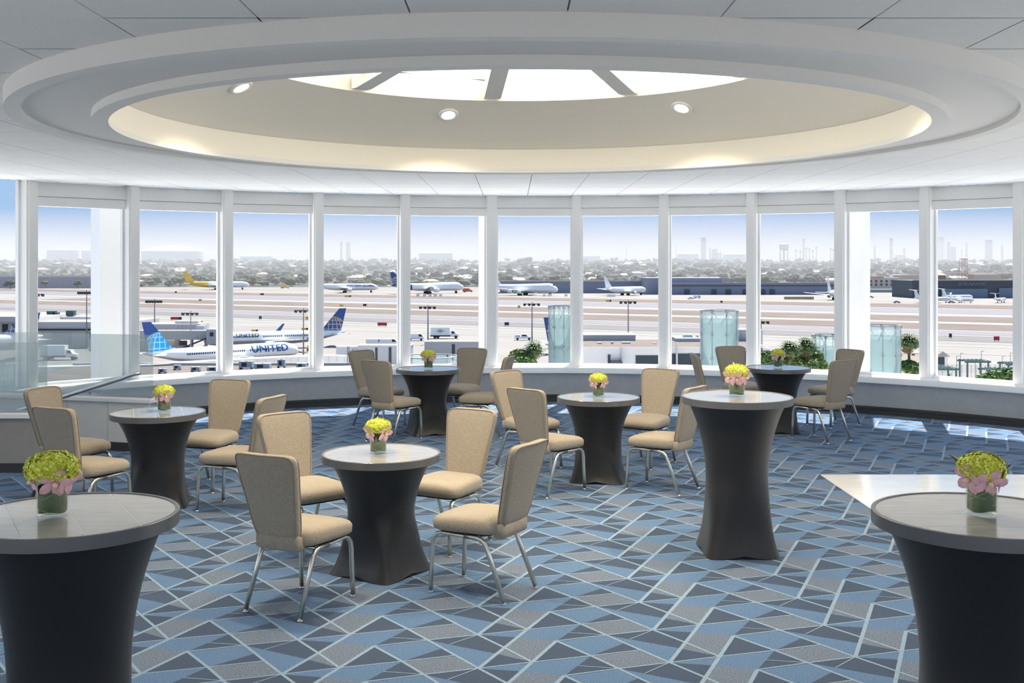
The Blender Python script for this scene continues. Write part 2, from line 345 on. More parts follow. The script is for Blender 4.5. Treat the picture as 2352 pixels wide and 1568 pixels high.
DL = ['left of the skylight', 'below the skylight, middle one of three', 'right of the skylight', 'on the near right side of the dome', 'on the near side of the dome', 'on the near left side of the dome']
for k, a in enumerate((-73.6, -16.4, 39.8, 100, 162, 225)):
    t = thing('downlight', 'round white recessed downlight in the dome '+DL[k], 'downlight', (RX.x+2.24*sin(rad(a)), RX.y+2.24*cos(rad(a)), 3.352), -rad(a))
    for nm, me in (('lamp_trim', tmm), ('lamp_lens', lm)): put(nm, me, t).rotation_euler = (-rad(26.7), 0, 0)
    l = light('downlight_beam', 'SPOT', (RX.x+2.2*sin(rad(a)), RX.y+2.2*cos(rad(a)), 3.27), (0,0,-1), 165, (1,.83,.6), spot_size=rad(128), spot_blend=.9, shadow_soft_size=.05)
# ---------------------------------------------------------------- stair parapets, glass, handrail
def parapet(x0, y0, x1, y1, n, wname, tname, lab, pm):
    L = math.hypot(x1-x0, y1-y0); an = math.atan2(y1-y0, x1-x0)
    w = struct(MB().b2(0,L,.02,.12,0,.52).build(wname, wallm)); w.location = (x0,y0,0); w.rotation_euler = (0,0,an)
    MB().b2(0,L,-.012,.02,0,.075).b2(0,L,-.006,.02,.075,.09).build('baseboard', basem, w)
    for k in range(n): MB().b2(L*k/n+.003,L*(k+1)/n-.003,0,.02,.09,.52).build('panel', pm, w)
    c = struct(MB().b2(-.02,L+.03,-.03,.15,.52,.552).b2(-.02,L,.03,.09,.552,.565).build(tname, white)); c.location = (x0,y0,0); c.rotation_euler = (0,0,an)
    g = thing('glass_balustrade', lab, 'balustrade', (x0,y0,0), an)
    MB().b2(0,L,.05,.065,.566,1.235).build('glass_panel', balus, g); MB().b2(0,L,.04,.05,.5655,.59).build('shoe_rail', steel, g)
parapet(-6.3, 12.2, -3.83, 11.5, 5, 'wall_stair_far', 'trim_90', 'pale glass balustrade on the far parapet behind the steel handrail', panelm)
parapet(-7.2, 10.36, -4.45, 10.36, 4, 'wall_stair_near', 'trim_91', 'glass balustrade on the near parapet behind two chairs', wallb)
h = thing('handrail', 'round steel handrail sloping down beside the glass balustrade', 'handrail', (0,0,0))
MB().tube([(-3.86,11.30,.862),(-3.95,11.30,.838),(-4.05,11.30,.80),(-5.2,11.36,.44),(-6.3,11.4,.10)], .022, 12).build('rail', steel, h, True)
for x, z in ((-4.4,.69),(-5.3,.41)): MB().tube([(x,11.32,z-.02),(x,11.38,z-.06),(x,11.62-.2*(x+4.4)*0,z-.06)], .008, 6).build('bracket', steel, h, True)

# ---------------------------------------------------------------- chairs
def sq(th, p): 
    c, s = cos(th), sin(th); return (math.copysign(abs(c)**p, c), math.copysign(abs(s)**p, s))
def cushion(m, levels, wf, wb, y0, y1, p=.38, n=40):
    vs = []; fs = []
    for z, ins in levels:
        for k in range(n):
            x, y = sq(2*pi*k/n, p); t = (y+1)/2; hw = (wb+(wf-wb)*t)/2-ins
            vs.append((x*hw, y0+ins+(y1-y0-2*ins)*t, z-(.018*t*t if z > .44 else 0)))
    N = len(levels)
    fs = [(i*n+k, i*n+(k+1) % n, (i+1)*n+(k+1) % n, (i+1)*n+k) for i in range(N-1) for k in range(n)]
    fs += [tuple(range(n-1,-1,-1)), tuple((N-1)*n+k for k in range(n))]
    m.add(vs, fs); return m
def backmap(x, z, t): return (x, -.205-.27*(z-.43)-.10*max(0, z-.6)**2+.62*x*x*(.35+.65*(z-.43)/.49)+t, z)
def outline(th, s=1):
    x, z = sq(th, .22); hw = (.144+.069*(z+1)/2); return x*hw*s, .677+z*.246*s
def make_chair():
    t = thing('banquet_chair', '', 'chair')
    cushion(MB(), [(.386,.02),(.398,.002),(.42,0),(.455,0),(.474,.012),(.487,.035),(.494,.075),(.497,.13)], .465, .40, -.195, .255).build('seat', fabric, t, True)
    cushion(MB(), [(.372,.02),(.388,.03)], .43, .36, -.16, .235).build('seat_pan', underm, t)
    m = MB(); n = 48; R = [(-1,.3),(-1,.62),(-1,.86),(-.93,.955),(-.6,1),(.6,1),(.93,.955),(1,.86),(1,.62),(1,.3)]
    vs = [backmap(*outline(2*pi*k/n, s), .024*q+(.006*(1-s) if q > 0 else 0)) for q, s in R for k in range(n)]
    fs = [(i*n+k, (i+1)*n+k, (i+1)*n+(k+1) % n, i*n+(k+1) % n) for i in range(len(R)-1) for k in range(n)]
    fs += [tuple(range(n)), tuple((len(R)-1)*n+k for k in range(n-1,-1,-1))]
    m.add(vs, fs).build('backrest', fabric, t, True)
    for q in (-1, 1):
        P = [Vector(backmap(*outline(2*pi*k/64, .985), .0225*q)) for k in range(65)]
        MB().tube(P, .0042, 5, cap=False).build('piping', piping, t, True)
    cushion(MB(), [(.366,.012),(.376,.002),(.44,.002),(.455,.012)], .315, .30, -.235, -.15, .3).build('seat_rear', fabric, t, True)
    for s in (-1, 1):
        fp = [(s*.188,.256,.014),(s*.186,.250,.15),(s*.184,.244,.29),(s*.183,.236,.33),(s*.181,.212,.358),(s*.18,.175,.368),(s*.18,.02,.364)]
        rp = [(s*.18,.02,.364),(s*.18,-.07,.361),(s*.18,-.10,.353),(s*.181,-.125,.33),(s*.183,-.145,.285),(s*.19,-.258,.014)]
        for P, f in ((fp, fp[0]), (rp, rp[-1])):
            l = MB().tube(P, .0155, 10, flat=.8).build('leg', metal, t, True)
            MB().lathe([(.001,0),(.016,0),(.017,.006),(.008,.01),(.007,.02)], 12, (f[0],f[1],0)).build('glide', steel, l, True)
    for y in (.12, -.08): MB().tube([(-.18,y,.362),(.18,y,.362)], .01, 8).build('crossbar', metal, t, True)
    return t
chair0 = make_chair(); first = [True]
def chair(x, y, ang, label, group):                              # ang: the way it faces, degrees from +X
    if first[0]:
        first[0] = False; chair0.location = (x,y,0); chair0.rotation_euler = (0,0,rad(ang-90)); chair0['label'] = label; chair0['group'] = group
    else: dup(chair0, (x,y,0), rad(ang-90), label, group)
# ---------------------------------------------------------------- tables, vases, flowers
def cover(H, rot):
    m = MB(); n = 64; L = 18; vs = []
    for i in range(L+1):
        t = i/L; z = H*t
        wa = .207+.040*max(0, 1-t/.30)**2.2+.004*(1-t)
        if t > .42: wa += .122*((t-.42)/.58)**2.3
        p = 2+7*max(0, 1-t/.55)**1.7
        for k in range(n):
            a = 2*pi*k/n; c, s = abs(cos(a)), abs(sin(a)); r = wa/((c**p+s**p)**(1/p))
            lift = .022*(1-abs(sin(2*a)))**1.0 if i == 0 else 0
            vs.append((r*cos(a+rot), r*sin(a+rot), z+lift+(.002 if i == 0 else 0)))
    fs = [(i*n+k, i*n+(k+1) % n, (i+1)*n+(k+1) % n, (i+1)*n+k) for i in range(L) for k in range(n)]
    return m.add(vs, fs)
disc = [(.3635*cos(2*pi*k/72), .3635*sin(2*pi*k/72)) for k in range(72)]
def table(x, y, high, rot, prot, label, group):
    H = 1.067 if high else .762
    t = thing('cocktail_table' if high else 'low_table', label, 'table', (x,y,0), 0, group)
    MB().lathe([(.30,H-.047),(.381,H-.047),(.381,H-.002),(.379,H),(.367,H),(.365,H-.002),(.365,H-.012),(.30,H-.012)], 72).build('rim', rimm, t, 'auto')
    MB().lathe([(.001,H-.02),(.366,H-.02),(.366,H-.0038),(.001,H-.0038)], 48).build('top_board', groutm, t)
    for k in range(4):
        e0, e1 = -.38+.19*k+.0017, -.38+.19*(k+1)-.0017; c, s = cos(prot), sin(prot)
        q = clip(clip(disc, c, s, e1), -c, -s, -e0)
        if len(q) > 2: MB().prism(q, H-.006, H-.0035).build('plank', topm, t)
    cover(H-.046, rot).build('stretch_cover', spandex, t, True)
    return H-.0035
pet = None
def petal_mesh():
    vs = []; fs = []; prof = [(0,.002),(.010,.010),(.022,.0135),(.032,.010),(.039,.001)]
    for i, (l, w) in enumerate(prof):
        b = .012*(l/.039)**1.5
        vs += [(-w, .004+b*.6, l), (0, b, l), (w, .004+b*.6, l)]
    for i in range(4): 
        for k in range(2): fs.append((i*3+k, i*3+k+1, i*3+k+4, i*3+k+3))
    return MB().add(vs, fs).mesh('petal', orch, True)
def hyd_mesh(seed):
    r = random.Random(seed); m = MB(); m.ico((0,0,.026), (.064,.064,.040), .06, 0, 2)
    for k in range(270):
        u = 1-1.45*(k+.5)/270; a = k*2.39996; s = math.sqrt(max(0, 1-u*u)); d = Vector((s*cos(a), s*sin(a), u))
        p = Vector((d.x*.079, d.y*.079, .028+d.z*.054)); q = d.to_track_quat('Z','Y').to_matrix() @ Matrix.Rotation(r.random()*3, 3, 'Z'); p += d*(r.random()-.4)*.012; e = .0062+r.random()*.0025
        for j in range(4):
            R = q @ Matrix.Rotation(j*pi/2, 3, 'Z'); up = .004*r.random()
            m.add([p, p+R @ Vector((e*.7,-e*.65,up)), p+R @ Vector((e*1.5,-e*.55,up)), p+R @ Vector((e*1.8,0,up-.001)), p+R @ Vector((e*1.5,e*.55,up)), p+R @ Vector((e*.7,e*.65,up+.001))], [(0,1,2,3,4,5)], 1 if r.random() < .65 else 2)
    return m.mesh('hydrangea_head', [hydr, hydr, hydr2], False)
petal = petal_mesh(); hyds = [hyd_mesh(1), hyd_mesh(2)]
vg = MB().lathe([(.001,.001),(.049,.001),(.05,.004),(.05,.112),(.0485,.113),(.047,.112),(.047,.013),(.001,.012)], 40).mesh('glass', vglass, True)
vw = MB().lathe([(.001,.0135),(.0462,.0135),(.0462,.082),(.001,.082)], 32).mesh('water', water, 'auto')
def wrap_mesh():
    m = MB(); vs = []; n = 40
    for i, z in enumerate((.016,.035,.055,.075,.098)):
        for k in range(n): a = 2*pi*k/n; vs.append(((.0440+.0008*sin(5*a+i))*cos(a), (.0440+.0008*sin(5*a+i))*sin(a), z+.003*sin(3*a)))
    m.add(vs, [(i*n+k, i*n+(k+1) % n, (i+1)*n+(k+1) % n, (i+1)*n+k) for i in range(4) for k in range(n)], 0)
    for i, (z, q) in enumerate(((.078,.2),(.05,.9),(.04,2.6),(.06,4.2))):
        m.tube([(.0456*cos(q+.25*k), .0456*sin(q+.25*k), z+.006*k*(1 if i % 2 else -.4)) for k in range(9)], .0011, 4, 1)
    for k in range(7): a = k*.9; m.tube([(.02*cos(a),.02*sin(a),.03),(.025*cos(a),.025*sin(a),.125)], .004, 5, 0)
    return m.mesh('leaf_lining', [leafm, leafl], True)
wrapm = wrap_mesh()
lf = MB(); lv = []
for i, (l, w, b) in enumerate([(0,.008,0),(.02,.019,.004),(.045,.022,.012),(.065,.014,.022),(.078,.002,.034)]): lv += [(-w,b+.004,l),(-w*.3,b,l),(w*.3,b,l),(w,b+.004,l)]
leafmesh = lf.add(lv, [(i*4+k,i*4+k+1,i*4+k+5,i*4+k+4) for i in range(4) for k in (0,2)], 0).add(lv, [(i*4+1,i*4+2,i*4+6,i*4+5) for i in range(4)], 1).mesh('folded_leaf', [leafm, leafl], True)
def flowers(x, y, z, where, orchids, leaves, rot=0, k=0, sc_=1.0):
    v = thing('glass_vase', 'clear glass cylinder vase lined with leaves on '+where, 'vase', (x,y,z), rot, 'flower vases on the tables')
    v.scale = (1.1,1.1,1.1); put('glass', vg, v); put('water', vw, v); put('leaf_lining', wrapm, v)
    h = tag(put('hydrangea', hyds[k % 2], None, (x,y,z+.143), rot), 'lime green hydrangea head in the vase on '+where, 'flower', 'hydrangea heads in the vases'); h.scale = (sc_, sc_, sc_*.92)
    for side, a, dz, tl in orchids:
        o = thing('orchid', 'pink orchid bloom %s the vase on %s' % (side, where), 'flower', (x+.066*cos(a), y+.066*sin(a), z+.141+dz), a+pi/2, 'pink orchid blooms in the vases')
        for i in range(5):
            p = put('petal', petal, o); p.rotation_euler = (0, 0, 0); p.matrix_local = Matrix.Rotation(tl, 4, 'X') @ Matrix.Rotation(2*pi*i/5+.3, 4, 'Y') @ Matrix.Rotation(rad(22), 4, 'X'); p.scale = (1.55,1.55,1.55)
        MB().ico((0,-.010,-.002), (.011,.016,.011), .2, 0, 1).build('lip', orch2, o, True).rotation_euler = (tl, 0, 0)
    for nm, a, dz, tilt in leaves:
        l = tag(put('folded_leaf', leafmesh, None, (x+.045*cos(a), y+.045*sin(a), z+.122+dz)), 'striped folded leaf %s the flowers on %s' % (nm, where), 'leaf', 'folded leaves among the flowers'); l.rotation_euler = (tilt, 0, a-pi/2)
TB = {'front': (-.842,7.014,0,-33,60,'the front centre table'), 'left': (-2.926,8.998,0,12,20,'the left table'), 'back': (-.985,12.835,0,20,50,'the back table'),
      'middle': (.797,10.039,0,-10,80,'the middle table'), 'right': (3.171,12.975,0,-8,35,'the far right table'),
      'tall': (1.553,7.52,1,1,70,'the tall middle table'), 'nearleft': (-1.60,3.94,1,25,30,'the near left table'), 'nearright': (1.70,3.94,1,-10,88,'the near right table')}
TL = {'front': 'low round table with grey stone top and black stretch cover, front centre', 'left': 'low round black covered table beside the glass balustrade', 'back': 'low round covered table farthest back in the middle by the windows',
      'middle': 'low round covered table between the front one and the far right one', 'right': 'low round covered table by the windows at the far right', 'tall': 'tall round cocktail table in black stretch cover standing in the open carpet',
      'nearleft': 'large near tall cocktail table cut by the left frame edge', 'nearright': 'large near tall cocktail table cut by the right frame edge beside marble'}
TH = {k: table(v[0], v[1], v[2], rad(v[3]), rad(v[4]), TL[k], 'round tables with black stretch covers') for k, v in TB.items()}
A3 = lambda l, m, r: [('left of', rad(l), -.006, .35), ('in front of', rad(m), -.012, .5), ('right of', rad(r), -.004, .3)]
A2 = lambda l, r: [('left of', rad(l), -.006, .4), ('right of', rad(r), -.006, .4)]
def fz(key, dx, dy, orch_, lv_, rot, k, s=1): v = TB[key]; flowers(v[0]+dx, v[1]+dy, TH[key], v[5], orch_, lv_, rot, k, s)
fz('front', -.02, .0, A2(222,-40), [('behind', rad(100), .03, -.1), ('in front of', rad(-80), .0, .5)], .3, 0)
fz('left', .04, .03, A2(215,-60), [('left of', rad(150), .03, -.1)], 1.2, 1)
fz('back', 0, 0, A2(225,-45), [('behind', rad(80), .03, -.1)], 2.1, 0)
fz('middle', 0, 0, A2(222,-42), [('behind', rad(90), .035, -.1)], 2.8, 1)
fz('right', 0, 0, A2(222,-42), [('right of', rad(40), .04, -.1)], .7, 0)
fz('tall', .0, 0, A3(212,-100,-40), [('behind', rad(95), .035, -.1), ('in front of', rad(-130), .01, .4)], 1.6, 1)
fz('nearleft', -.055, -.02, A3(215,-60,-15), [('on top of', rad(-40), .02, .9)], .2, 0, 1.12)
fz('nearright', .0, -.0, A3(205,-90,-30), [('left of', rad(140), .03, -.5), ('right of', rad(-20), -.005, -.2)], 2.4, 1)
G = 'banquet chairs round the tables'
def at_table(key, phi, r, label, turn=0):
    v = TB[key]; chair(v[0]+r*cos(rad(phi)), v[1]+r*sin(rad(phi)), phi+180+turn, label, G)
chair(-1.228, 6.33, 63.8, 'beige banquet chair nearest the camera, back turned, left of the front table', G)
chair(-.175, 6.60, 150.4, 'beige banquet chair right of the front centre table, seen from its side', G)
at_table('front', 59, .76, 'beige banquet chair behind the front centre table, facing the camera, right one')
at_table('front', 140, .74, 'beige banquet chair behind the front left chair at the front centre table', -8)
chair(-2.224, 8.823, 162.2, 'beige banquet chair right of the left table, side view with legs in full', G)
at_table('left', 72, .76, 'beige banquet chair behind the left table, facing the camera under the window sill')
at_table('left', 244, .74, 'grey beige banquet chair with its back turned, left of the left table')
at_table('left', 163, .84, 'beige banquet chair before the near parapet, behind the turned chair')
at_table('back', 143, .8, 'beige banquet chair left of the back table, angled towards the camera')
at_table('back', 236, .62, 'beige banquet chair with its back turned in front of the back table')
at_table('back', 65, .82, 'pale banquet chair right behind the back table, facing the camera against the window')
at_table('back', -13, .66, 'beige banquet chair right of the back table, seen from its side')
at_table('middle', 136, .88, 'beige banquet chair left of the table beside the tall one, facing right')
at_table('middle', 228, .70, 'beige banquet chair with its back turned, left front of the middle table')
at_table('middle', 55, .93, 'tan banquet chair behind the middle table, facing the camera, left of the tall table')
chair(1.328, 9.612, 145, 'beige banquet chair half hidden behind the tall table, seen from its side', G)
chair(3.508, 12.36, 124.5, 'grey beige banquet chair with its back turned, right of the far right table', G)
at_table('right', 32, .95, 'pale banquet chair beside the window wall, behind the turned chair at the far right')
at_table('right', 105, .95, 'pale banquet chair behind the far right table, facing the camera by the window')
at_table('right', 180, .68, 'pale banquet chair left of the far right table, seen from its narrow side')

# ---------------------------------------------------------------- outdoors: airfield, terrain, haze
def tz(Y):
    P = [(0,ZG),(1270,ZG),(1500,-14.5),(2000,1.5),(2500,12.5),(3000,16.5),(5200,22)]
    for (a, za), (b, zb) in zip(P, P[1:]):
        if Y <= b: return za+(zb-za)*(Y-a)/(b-a)
    return P[-1][1]
gm = MB(); ys = [-600,0,40,150,300,600,900,1270,1350,1500,1700,2000,2250,2500,3000,4000,5200]
for y0, y1 in zip(ys, ys[1:]):
    for x0, x1 in ((-5000,-1500),(-1500,0),(0,1500),(1500,5000)):
        gm.add([(x0,y0,tz(y0)),(x1,y0,tz(y0)),(x1,y1,tz(y1)),(x0,y1,tz(y1))], [(0,1,2,3)], 0 if y1 <= 1270 else 1)
struct(gm.build('ground_airfield', [conc, land]))
struct(MB().b2(-260,260,12,225,-.3,.05).build('ground_bounce', bouncem)).location = (0,0,ZG)  # pale ground added below the view, bounces sunlight up to the far ceiling
RW = rad(-30.6)
for nm, a, b, m in (('dirt_verge',70.5,77,dirt),('runway',78.5,87.5,asph),('concrete_verge',88,91.5,palec),('dirt_verge',92.5,102,dirt),('concrete_verge',102.6,106,palec),('dirt_verge',106.5,117,dirt),('runway',119,126,asph),('concrete_verge',126.5,128,palec),('taxiway',128.5,138,taxi),('painted_strip',141,142,greenp),('painted_strip',146.5,148,greenp),('painted_strip',160,161,greenp)):
    v0, v1 = .861*60000/b, .861*60000/a; L = 1500 if b < 92 or a > 106 else 700
    o = struct(MB().b2(-L, L, v0, v1, -.2, .06 if nm != 'concrete_verge' else .05).build('ground_'+nm, m)); o.location = (0,0,ZG); o.rotation_euler = (0,0,RW)
hz = bpy.data.materials.new('haze'); hz.use_nodes = True; t = hz.node_tree; t.nodes.clear()
o_, v_ = t.nodes.new('ShaderNodeOutputMaterial'), t.nodes.new('ShaderNodeVolumeScatter'); v_.inputs['Color'].default_value = (.95,.94,.98,1); v_.inputs['Density'].default_value = 0.00059
a_, s_ = t.nodes.new('ShaderNodeVolumeAbsorption'), t.nodes.new('ShaderNodeAddShader'); a_.inputs['Color'].default_value = (0,0,0,1); a_.inputs['Density'].default_value = .00028
t.links.new(v_.outputs[0], s_.inputs[0]); t.links.new(a_.outputs[0], s_.inputs[1]); t.links.new(s_.outputs[0], o_.inputs['Volume'])
hb = stuff(tag(MB().b2(-3600,3600,1090,4900,ZG-20,60).build('haze', hz), 'pale haze lying over the suburb and refinery beyond the airfield', 'haze'))

# ---------------------------------------------------------------- aircraft
def textmesh(s, size, bold=.012, shear=0):
    c = bpy.data.curves.new('lettering', 'FONT'); c.body = s; c.size = size; c.align_x = 'CENTER'; c.align_y = 'CENTER'; c.offset = bold*size; c.extrude = .01*size; c.shear = shear; c.resolution_u = 2
    o = bpy.data.objects.new('lettering', c); C.objects.link(o); bpy.context.view_layer.update()
    me = bpy.data.meshes.new_from_object(o.evaluated_get(bpy.context.evaluated_depsgraph_get())); bpy.data.objects.remove(o)
    import bmesh
    bm = bmesh.new(); bm.from_mesh(me)
    for k in range(-4, 5): bmesh.ops.bisect_plane(bm, geom=bm.verts[:]+bm.edges[:]+bm.faces[:], plane_co=(0,k*size*.09,0), plane_no=(0,1,0))
    bm.to_mesh(me); bm.free(); return me
FUS = [(0,.02,-.14),(.008,.16,-.13),(.025,.30,-.09),(.05,.40,-.05),(.085,.47,-.015),(.12,.5,0),(.62,.5,0),(.72,.46,.035),(.82,.36,.11),(.90,.24,.20),(.97,.11,.27),(1,.04,.30)]
def inpoly(x, z, P):
    c = False
    for i in range(len(P)):
        (x1,z1),(x2,z2) = P[i], P[i-1]
        if (z1 > z) != (z2 > z) and x < (x2-x1)*(z-z1)/(z2-z1)+x1: c = not c
    return c
def aircraft(name, label, pn, pt, pb, L, D, span, turn, scheme='white', fin=None, engines=((.33,1),), hump=False, tri=False, text=None, jet=False, winglet=None, hc=None, finh=None, group=None, lower=0):
    Y = gy(pb); wid = abs(pn-pt)*Y/F; q = math.acos(min(1, wid/L))*turn; X = gx((pn+pt)/2, Y); s = 1 if pn > pt else -1
    th = math.atan2(math.sin(q), s*math.cos(q))
    o = thing(name, label, 'jet' if jet else 'airplane', (X, Y, ZG-lower), th, group)
    hc = hc or .5*D+(.45*D if jet else .36*D); finh = finh or (.85*D+ (2.6 if not jet else 1.0)); vis = -s                    # visible side: +1 port, -1 starboard
    m = MB(); n = 20; vs = []; fs = []; mi = []
    for t_, r, dz in FUS:
        for k in range(n):
            a = 2*pi*k/n; z = cos(a)*r*D
            if hump and .02 < t_ < .36 and cos(a) > 0: z *= 1+.32*min(1,(t_-.02)/.06)*min(1,(.40-t_)/.10)
            vs.append((L/2-t_*L, sin(a)*r*D, hc+dz*D+z))
    for i in range(len(FUS)-1):
        for k in range(n):
            fs.append((i*n+k, i*n+(k+1) % n, (i+1)*n+(k+1) % n, (i+1)*n+k)); a = 2*pi*(k+.5)/n; tm_ = (FUS[i][0]+FUS[i+1][0])/2
            c = 0
            if scheme == 'united_old' and cos(a) < -.42: c = 1
            if scheme == 'yellow' and tm_ > .66: c = 2
            if scheme == 'navytail' and tm_ > .70: c = 3
            if scheme == 'united_new' and cos(a) < -.5: c = 1
            mi.append(c)
    m.v = vs; m.f = fs+[tuple(range(n)), tuple((len(FUS)-1)*n+k for k in range(n-1,-1,-1))]; m.m = mi+[0,0]
    m.build('fuselage', [acw, acg, yellow, navy], o, 'auto')
    # extra long painted sections: one ring more for the parts the paint scheme needs
    def wing(nm, x0, cr, tip, ct, sweep, z, dz, sy, th_=.10, mm=acw, par=None):
        pr = [(0,0),(.25,.5),(.6,.4),(1,0),(.6,-.4),(.25,-.5)]; w = MB(); k = len(pr); y0 = sy*.1*D
        A = [(x0-a*cr, y0, z+b*cr*th_) for a, b in pr]; B = [(x0-sweep-a*ct, sy*tip, z+dz+b*ct*th_) for a, b in pr]
        return w.add(A+B, [tuple(range(k)), tuple(range(2*k-1,k-1,-1))]+[(i,(i+1) % k,k+(i+1) % k,k+i) for i in range(k)]).build(nm, mm, o if par is None else par)
    wr = .17*L; wz = hc-.34*D; sw = span*.5*.52
    for sy in (-1, 1):
        wg = wing('wing', L*.13, wr, span/2, wr*.24, sw, wz, span*.05, sy, mm=acw)
        if winglet and not (scheme == 'united_new' and sy < 0):
            x1, z1 = L*.13-sw, wz+span*.05
            MB().extr([(x1-.02,z1),(x1-wr*.24,z1),(x1-wr*.24-1.5,z1+2.5),(x1-wr*.24-.8,z1+2.5)], 'y', sy*span/2-.06, sy*span/2+.1).build('winglet', winglet, o)
        wing('tailplane', L*(-.36 if not jet else -.40), .10*L, span*.19, .04*L, span*.11, hc+.16*D if not jet else hc+.45*D+finh, .3, sy)
    fx0, fx1 = -L*.315, -L*.465; top = hc+.42*D+finh; zr = hc+.40*D
    P = [(fx0,zr),(fx1,zr+.02*D),(fx1-finh*.24,top),(fx1-finh*.24+.05*L,top)]
    if jet: P = [(fx0-.03*L,zr),(fx1,zr),(fx1-.03*L,top),(fx1+.035*L,top)]
    fm_ = {'united_old': navy, 'united_new': navy, 'yellow': yellow, 'navytail': navy, 'western': acw}.get(scheme, acw)
    f_ = MB().extr(P, 'y', -.14, .14).build('fin', fin or fm_, o)
    if scheme in ('united_old', 'united_new', 'navytail'):
        gc = (fx0-.45*(fx0-fx1)-.25*finh*.5, zr+.02*finh); R = finh*.62; lw = finh*.016; new = scheme == 'united_new'
        g = MB(); seg = []
        if new:                                                    # pale disc part of the globe on the fin
            d = [(gc[0]+R*cos(2*pi*k/40), gc[1]+R*sin(2*pi*k/40)) for k in range(40)]
            A = sum(P[i][0]*P[(i+1) % 4][1]-P[(i+1) % 4][0]*P[i][1] for i in range(4)); sg = 1 if A > 0 else -1
            for i in range(4):
                (ax,az),(bx,bz) = P[i], P[(i+1) % 4]; l = math.hypot(bx-ax, bz-az); nx, nz = sg*(bz-az)/l, -sg*(bx-ax)/l; d = clip(d, nx, nz, nx*ax+nz*az)
            if len(d) > 2: MB().extr(d, 'y', -.17, .17).build('globe_disc', cyan, f_)
        for k in range(-4, 5): seg.append([(gc[0]+R*sin(k*.35)*cos(v)*1.0, gc[1]+R*sin(v)) for v in [pi*(j/14)-pi/2 for j in range(15)]])
        for k in range(0, 4): seg.append([(gc[0]+R*cos(asn)*cos(v), gc[1]+R*sin(asn)+R*.10*sin(v)*cos(asn)) for asn in [k*.36] for v in [pi*j/14 for j in range(15)]])
        seg.append([(gc[0]+R*cos(2*pi*j/40), gc[1]+R*sin(2*pi*j/40)) for j in range(41)])
        for S_ in seg:
            for (ax,az),(bx,bz) in zip(S_, S_[1:]):
                if inpoly(ax,az,P) and inpoly(bx,bz,P):
                    l = math.hypot(bx-ax, bz-az) or 1; ux, uz = -(bz-az)/l*lw, (bx-ax)/l*lw
                    g.extr([(ax+ux,az+uz),(bx+ux,bz+uz),(bx-ux,bz-uz),(ax-ux,az-uz)], 'y', -.2, .2)
        if g.f: g.build('globe_lines', cyanl if new else gold, f_)
    if scheme == 'western':
        MB().extr([(P[1][0]+.4,zr+finh*.25),(P[0][0]-.6*(P[0][0]-P[1][0]),zr+finh*.25),(P[3][0]-.3,top-.1),(P[2][0]+.3,top-.1)], 'y', -.2, .2).build('fin_stripes', navy, f_)
    el, er = (.075*L, .27*D if D < 4.5 else .24*D)
    if jet: el, er = .16*L, .26*D
    nac = MB().lathe([(.55*er,el*.02),(.86*er,0),(er,el*.1),(er,el*.5),(.8*er,el*.86),(.5*er,el),(.5*er,el*.8)], 16).lathe([(.001,el*.12),(.84*er,el*.12)], 16, mi=1).mesh('engine', [acw, darkm], True)
    for fr, _ in engines:
        for sy in (-1, 1):
            if jet: e = put('engine', nac, o, (-L*.20, sy*(.5*D+er*.9), hc+.22*D))
            else:
                x_ = L*.13-sw*fr*1.02+.05*L*(1.0 if D > 4.5 else .95); e = put('engine', nac, o, (x_, sy*fr*span/2, wz+span*.05*fr-er*.95))
            e.rotation_euler = (0, -pi/2, 0)
    if tri:
        e = put('engine', nac, o, (-L*.37, 0, zr+finh*.30)); e.rotation_euler = (0, -pi/2, 0)
    gw = MB(); wrad = .16*D if D > 4.5 else .14*D
    for x, y in ((.39*L,0),(.0*L,.62*D),(.0*L,-.62*D)) if not jet else ((.36*L,0),(-.06*L,.6*D),(-.06*L,-.6*D)):
        g = MB().tube([(x,y,wrad),(x,y,hc-.2*D)], .05*D, 6, 0)
        for dx in ((-.9*wrad, .9*wrad) if D > 4.5 and y else (0,)):
            for dy in (-.07*D, .07*D): g.tube([(x+dx,y+dy-.05*D,wrad),(x+dx,y+dy+.05*D,wrad)], wrad, 10, 1)
        g.build('landing_gear', [acg, darkm], o)
    if scheme in ('united_old', 'united_new', 'pass') or jet:
        wn = MB(); k = 46 if not jet else 9
        for i in range(k):
            if i in (17, 18, 29): continue
            x = L*.36-L*(.63 if not jet else .40)*i/k; a = rad(76)
            for sy in (-1, 1): wn.box((x, sy*(.5*D*sin(a)+.01), hc+.5*D*cos(a)), (.28,.06,.42))
        stuff(wn.build('cabin_windows', dglass, o))
    ck = MB(); 
    for sy in (-1, 1): ck.quad((L*.462,sy*.06*D,hc+.245*D*(1.7 if hump else 1)),(L*.45,sy*.26*D,hc+.20*D*(1.7 if hump else 1)),(L*.443,sy*.27*D,hc+.26*D*(1.7 if hump else 1)),(L*.452,sy*.06*D,hc+.33*D*(1.7 if hump else 1)))
    ck.build('cockpit_window', dglass, o)
    if text:
        s_, size, xc, a0, col, spread = text[:6]; me = textmesh(s_, size, *(text[6:])); me.materials.clear(); me.materials.append(col)
        for v in me.vertices:
            x_ = L*xc+(-v.co.x if vis > 0 else v.co.x)*spread; t_ = .5-x_/L; i = max(j for j in range(len(FUS)-1) if FUS[j][0] <= max(t_, 0)); u = (t_-FUS[i][0])/(FUS[i+1][0]-FUS[i][0])
            R = (FUS[i][1]+(FUS[i+1][1]-FUS[i][1])*u)*D+.05; ang = rad(a0)+v.co.y/(.5*D); v.co = Vector((x_, vis*R*cos(ang), hc+(FUS[i][2]+(FUS[i+1][2]-FUS[i][2])*u)*D+R*sin(ang)))
        put('lettering', me, o)
    return o
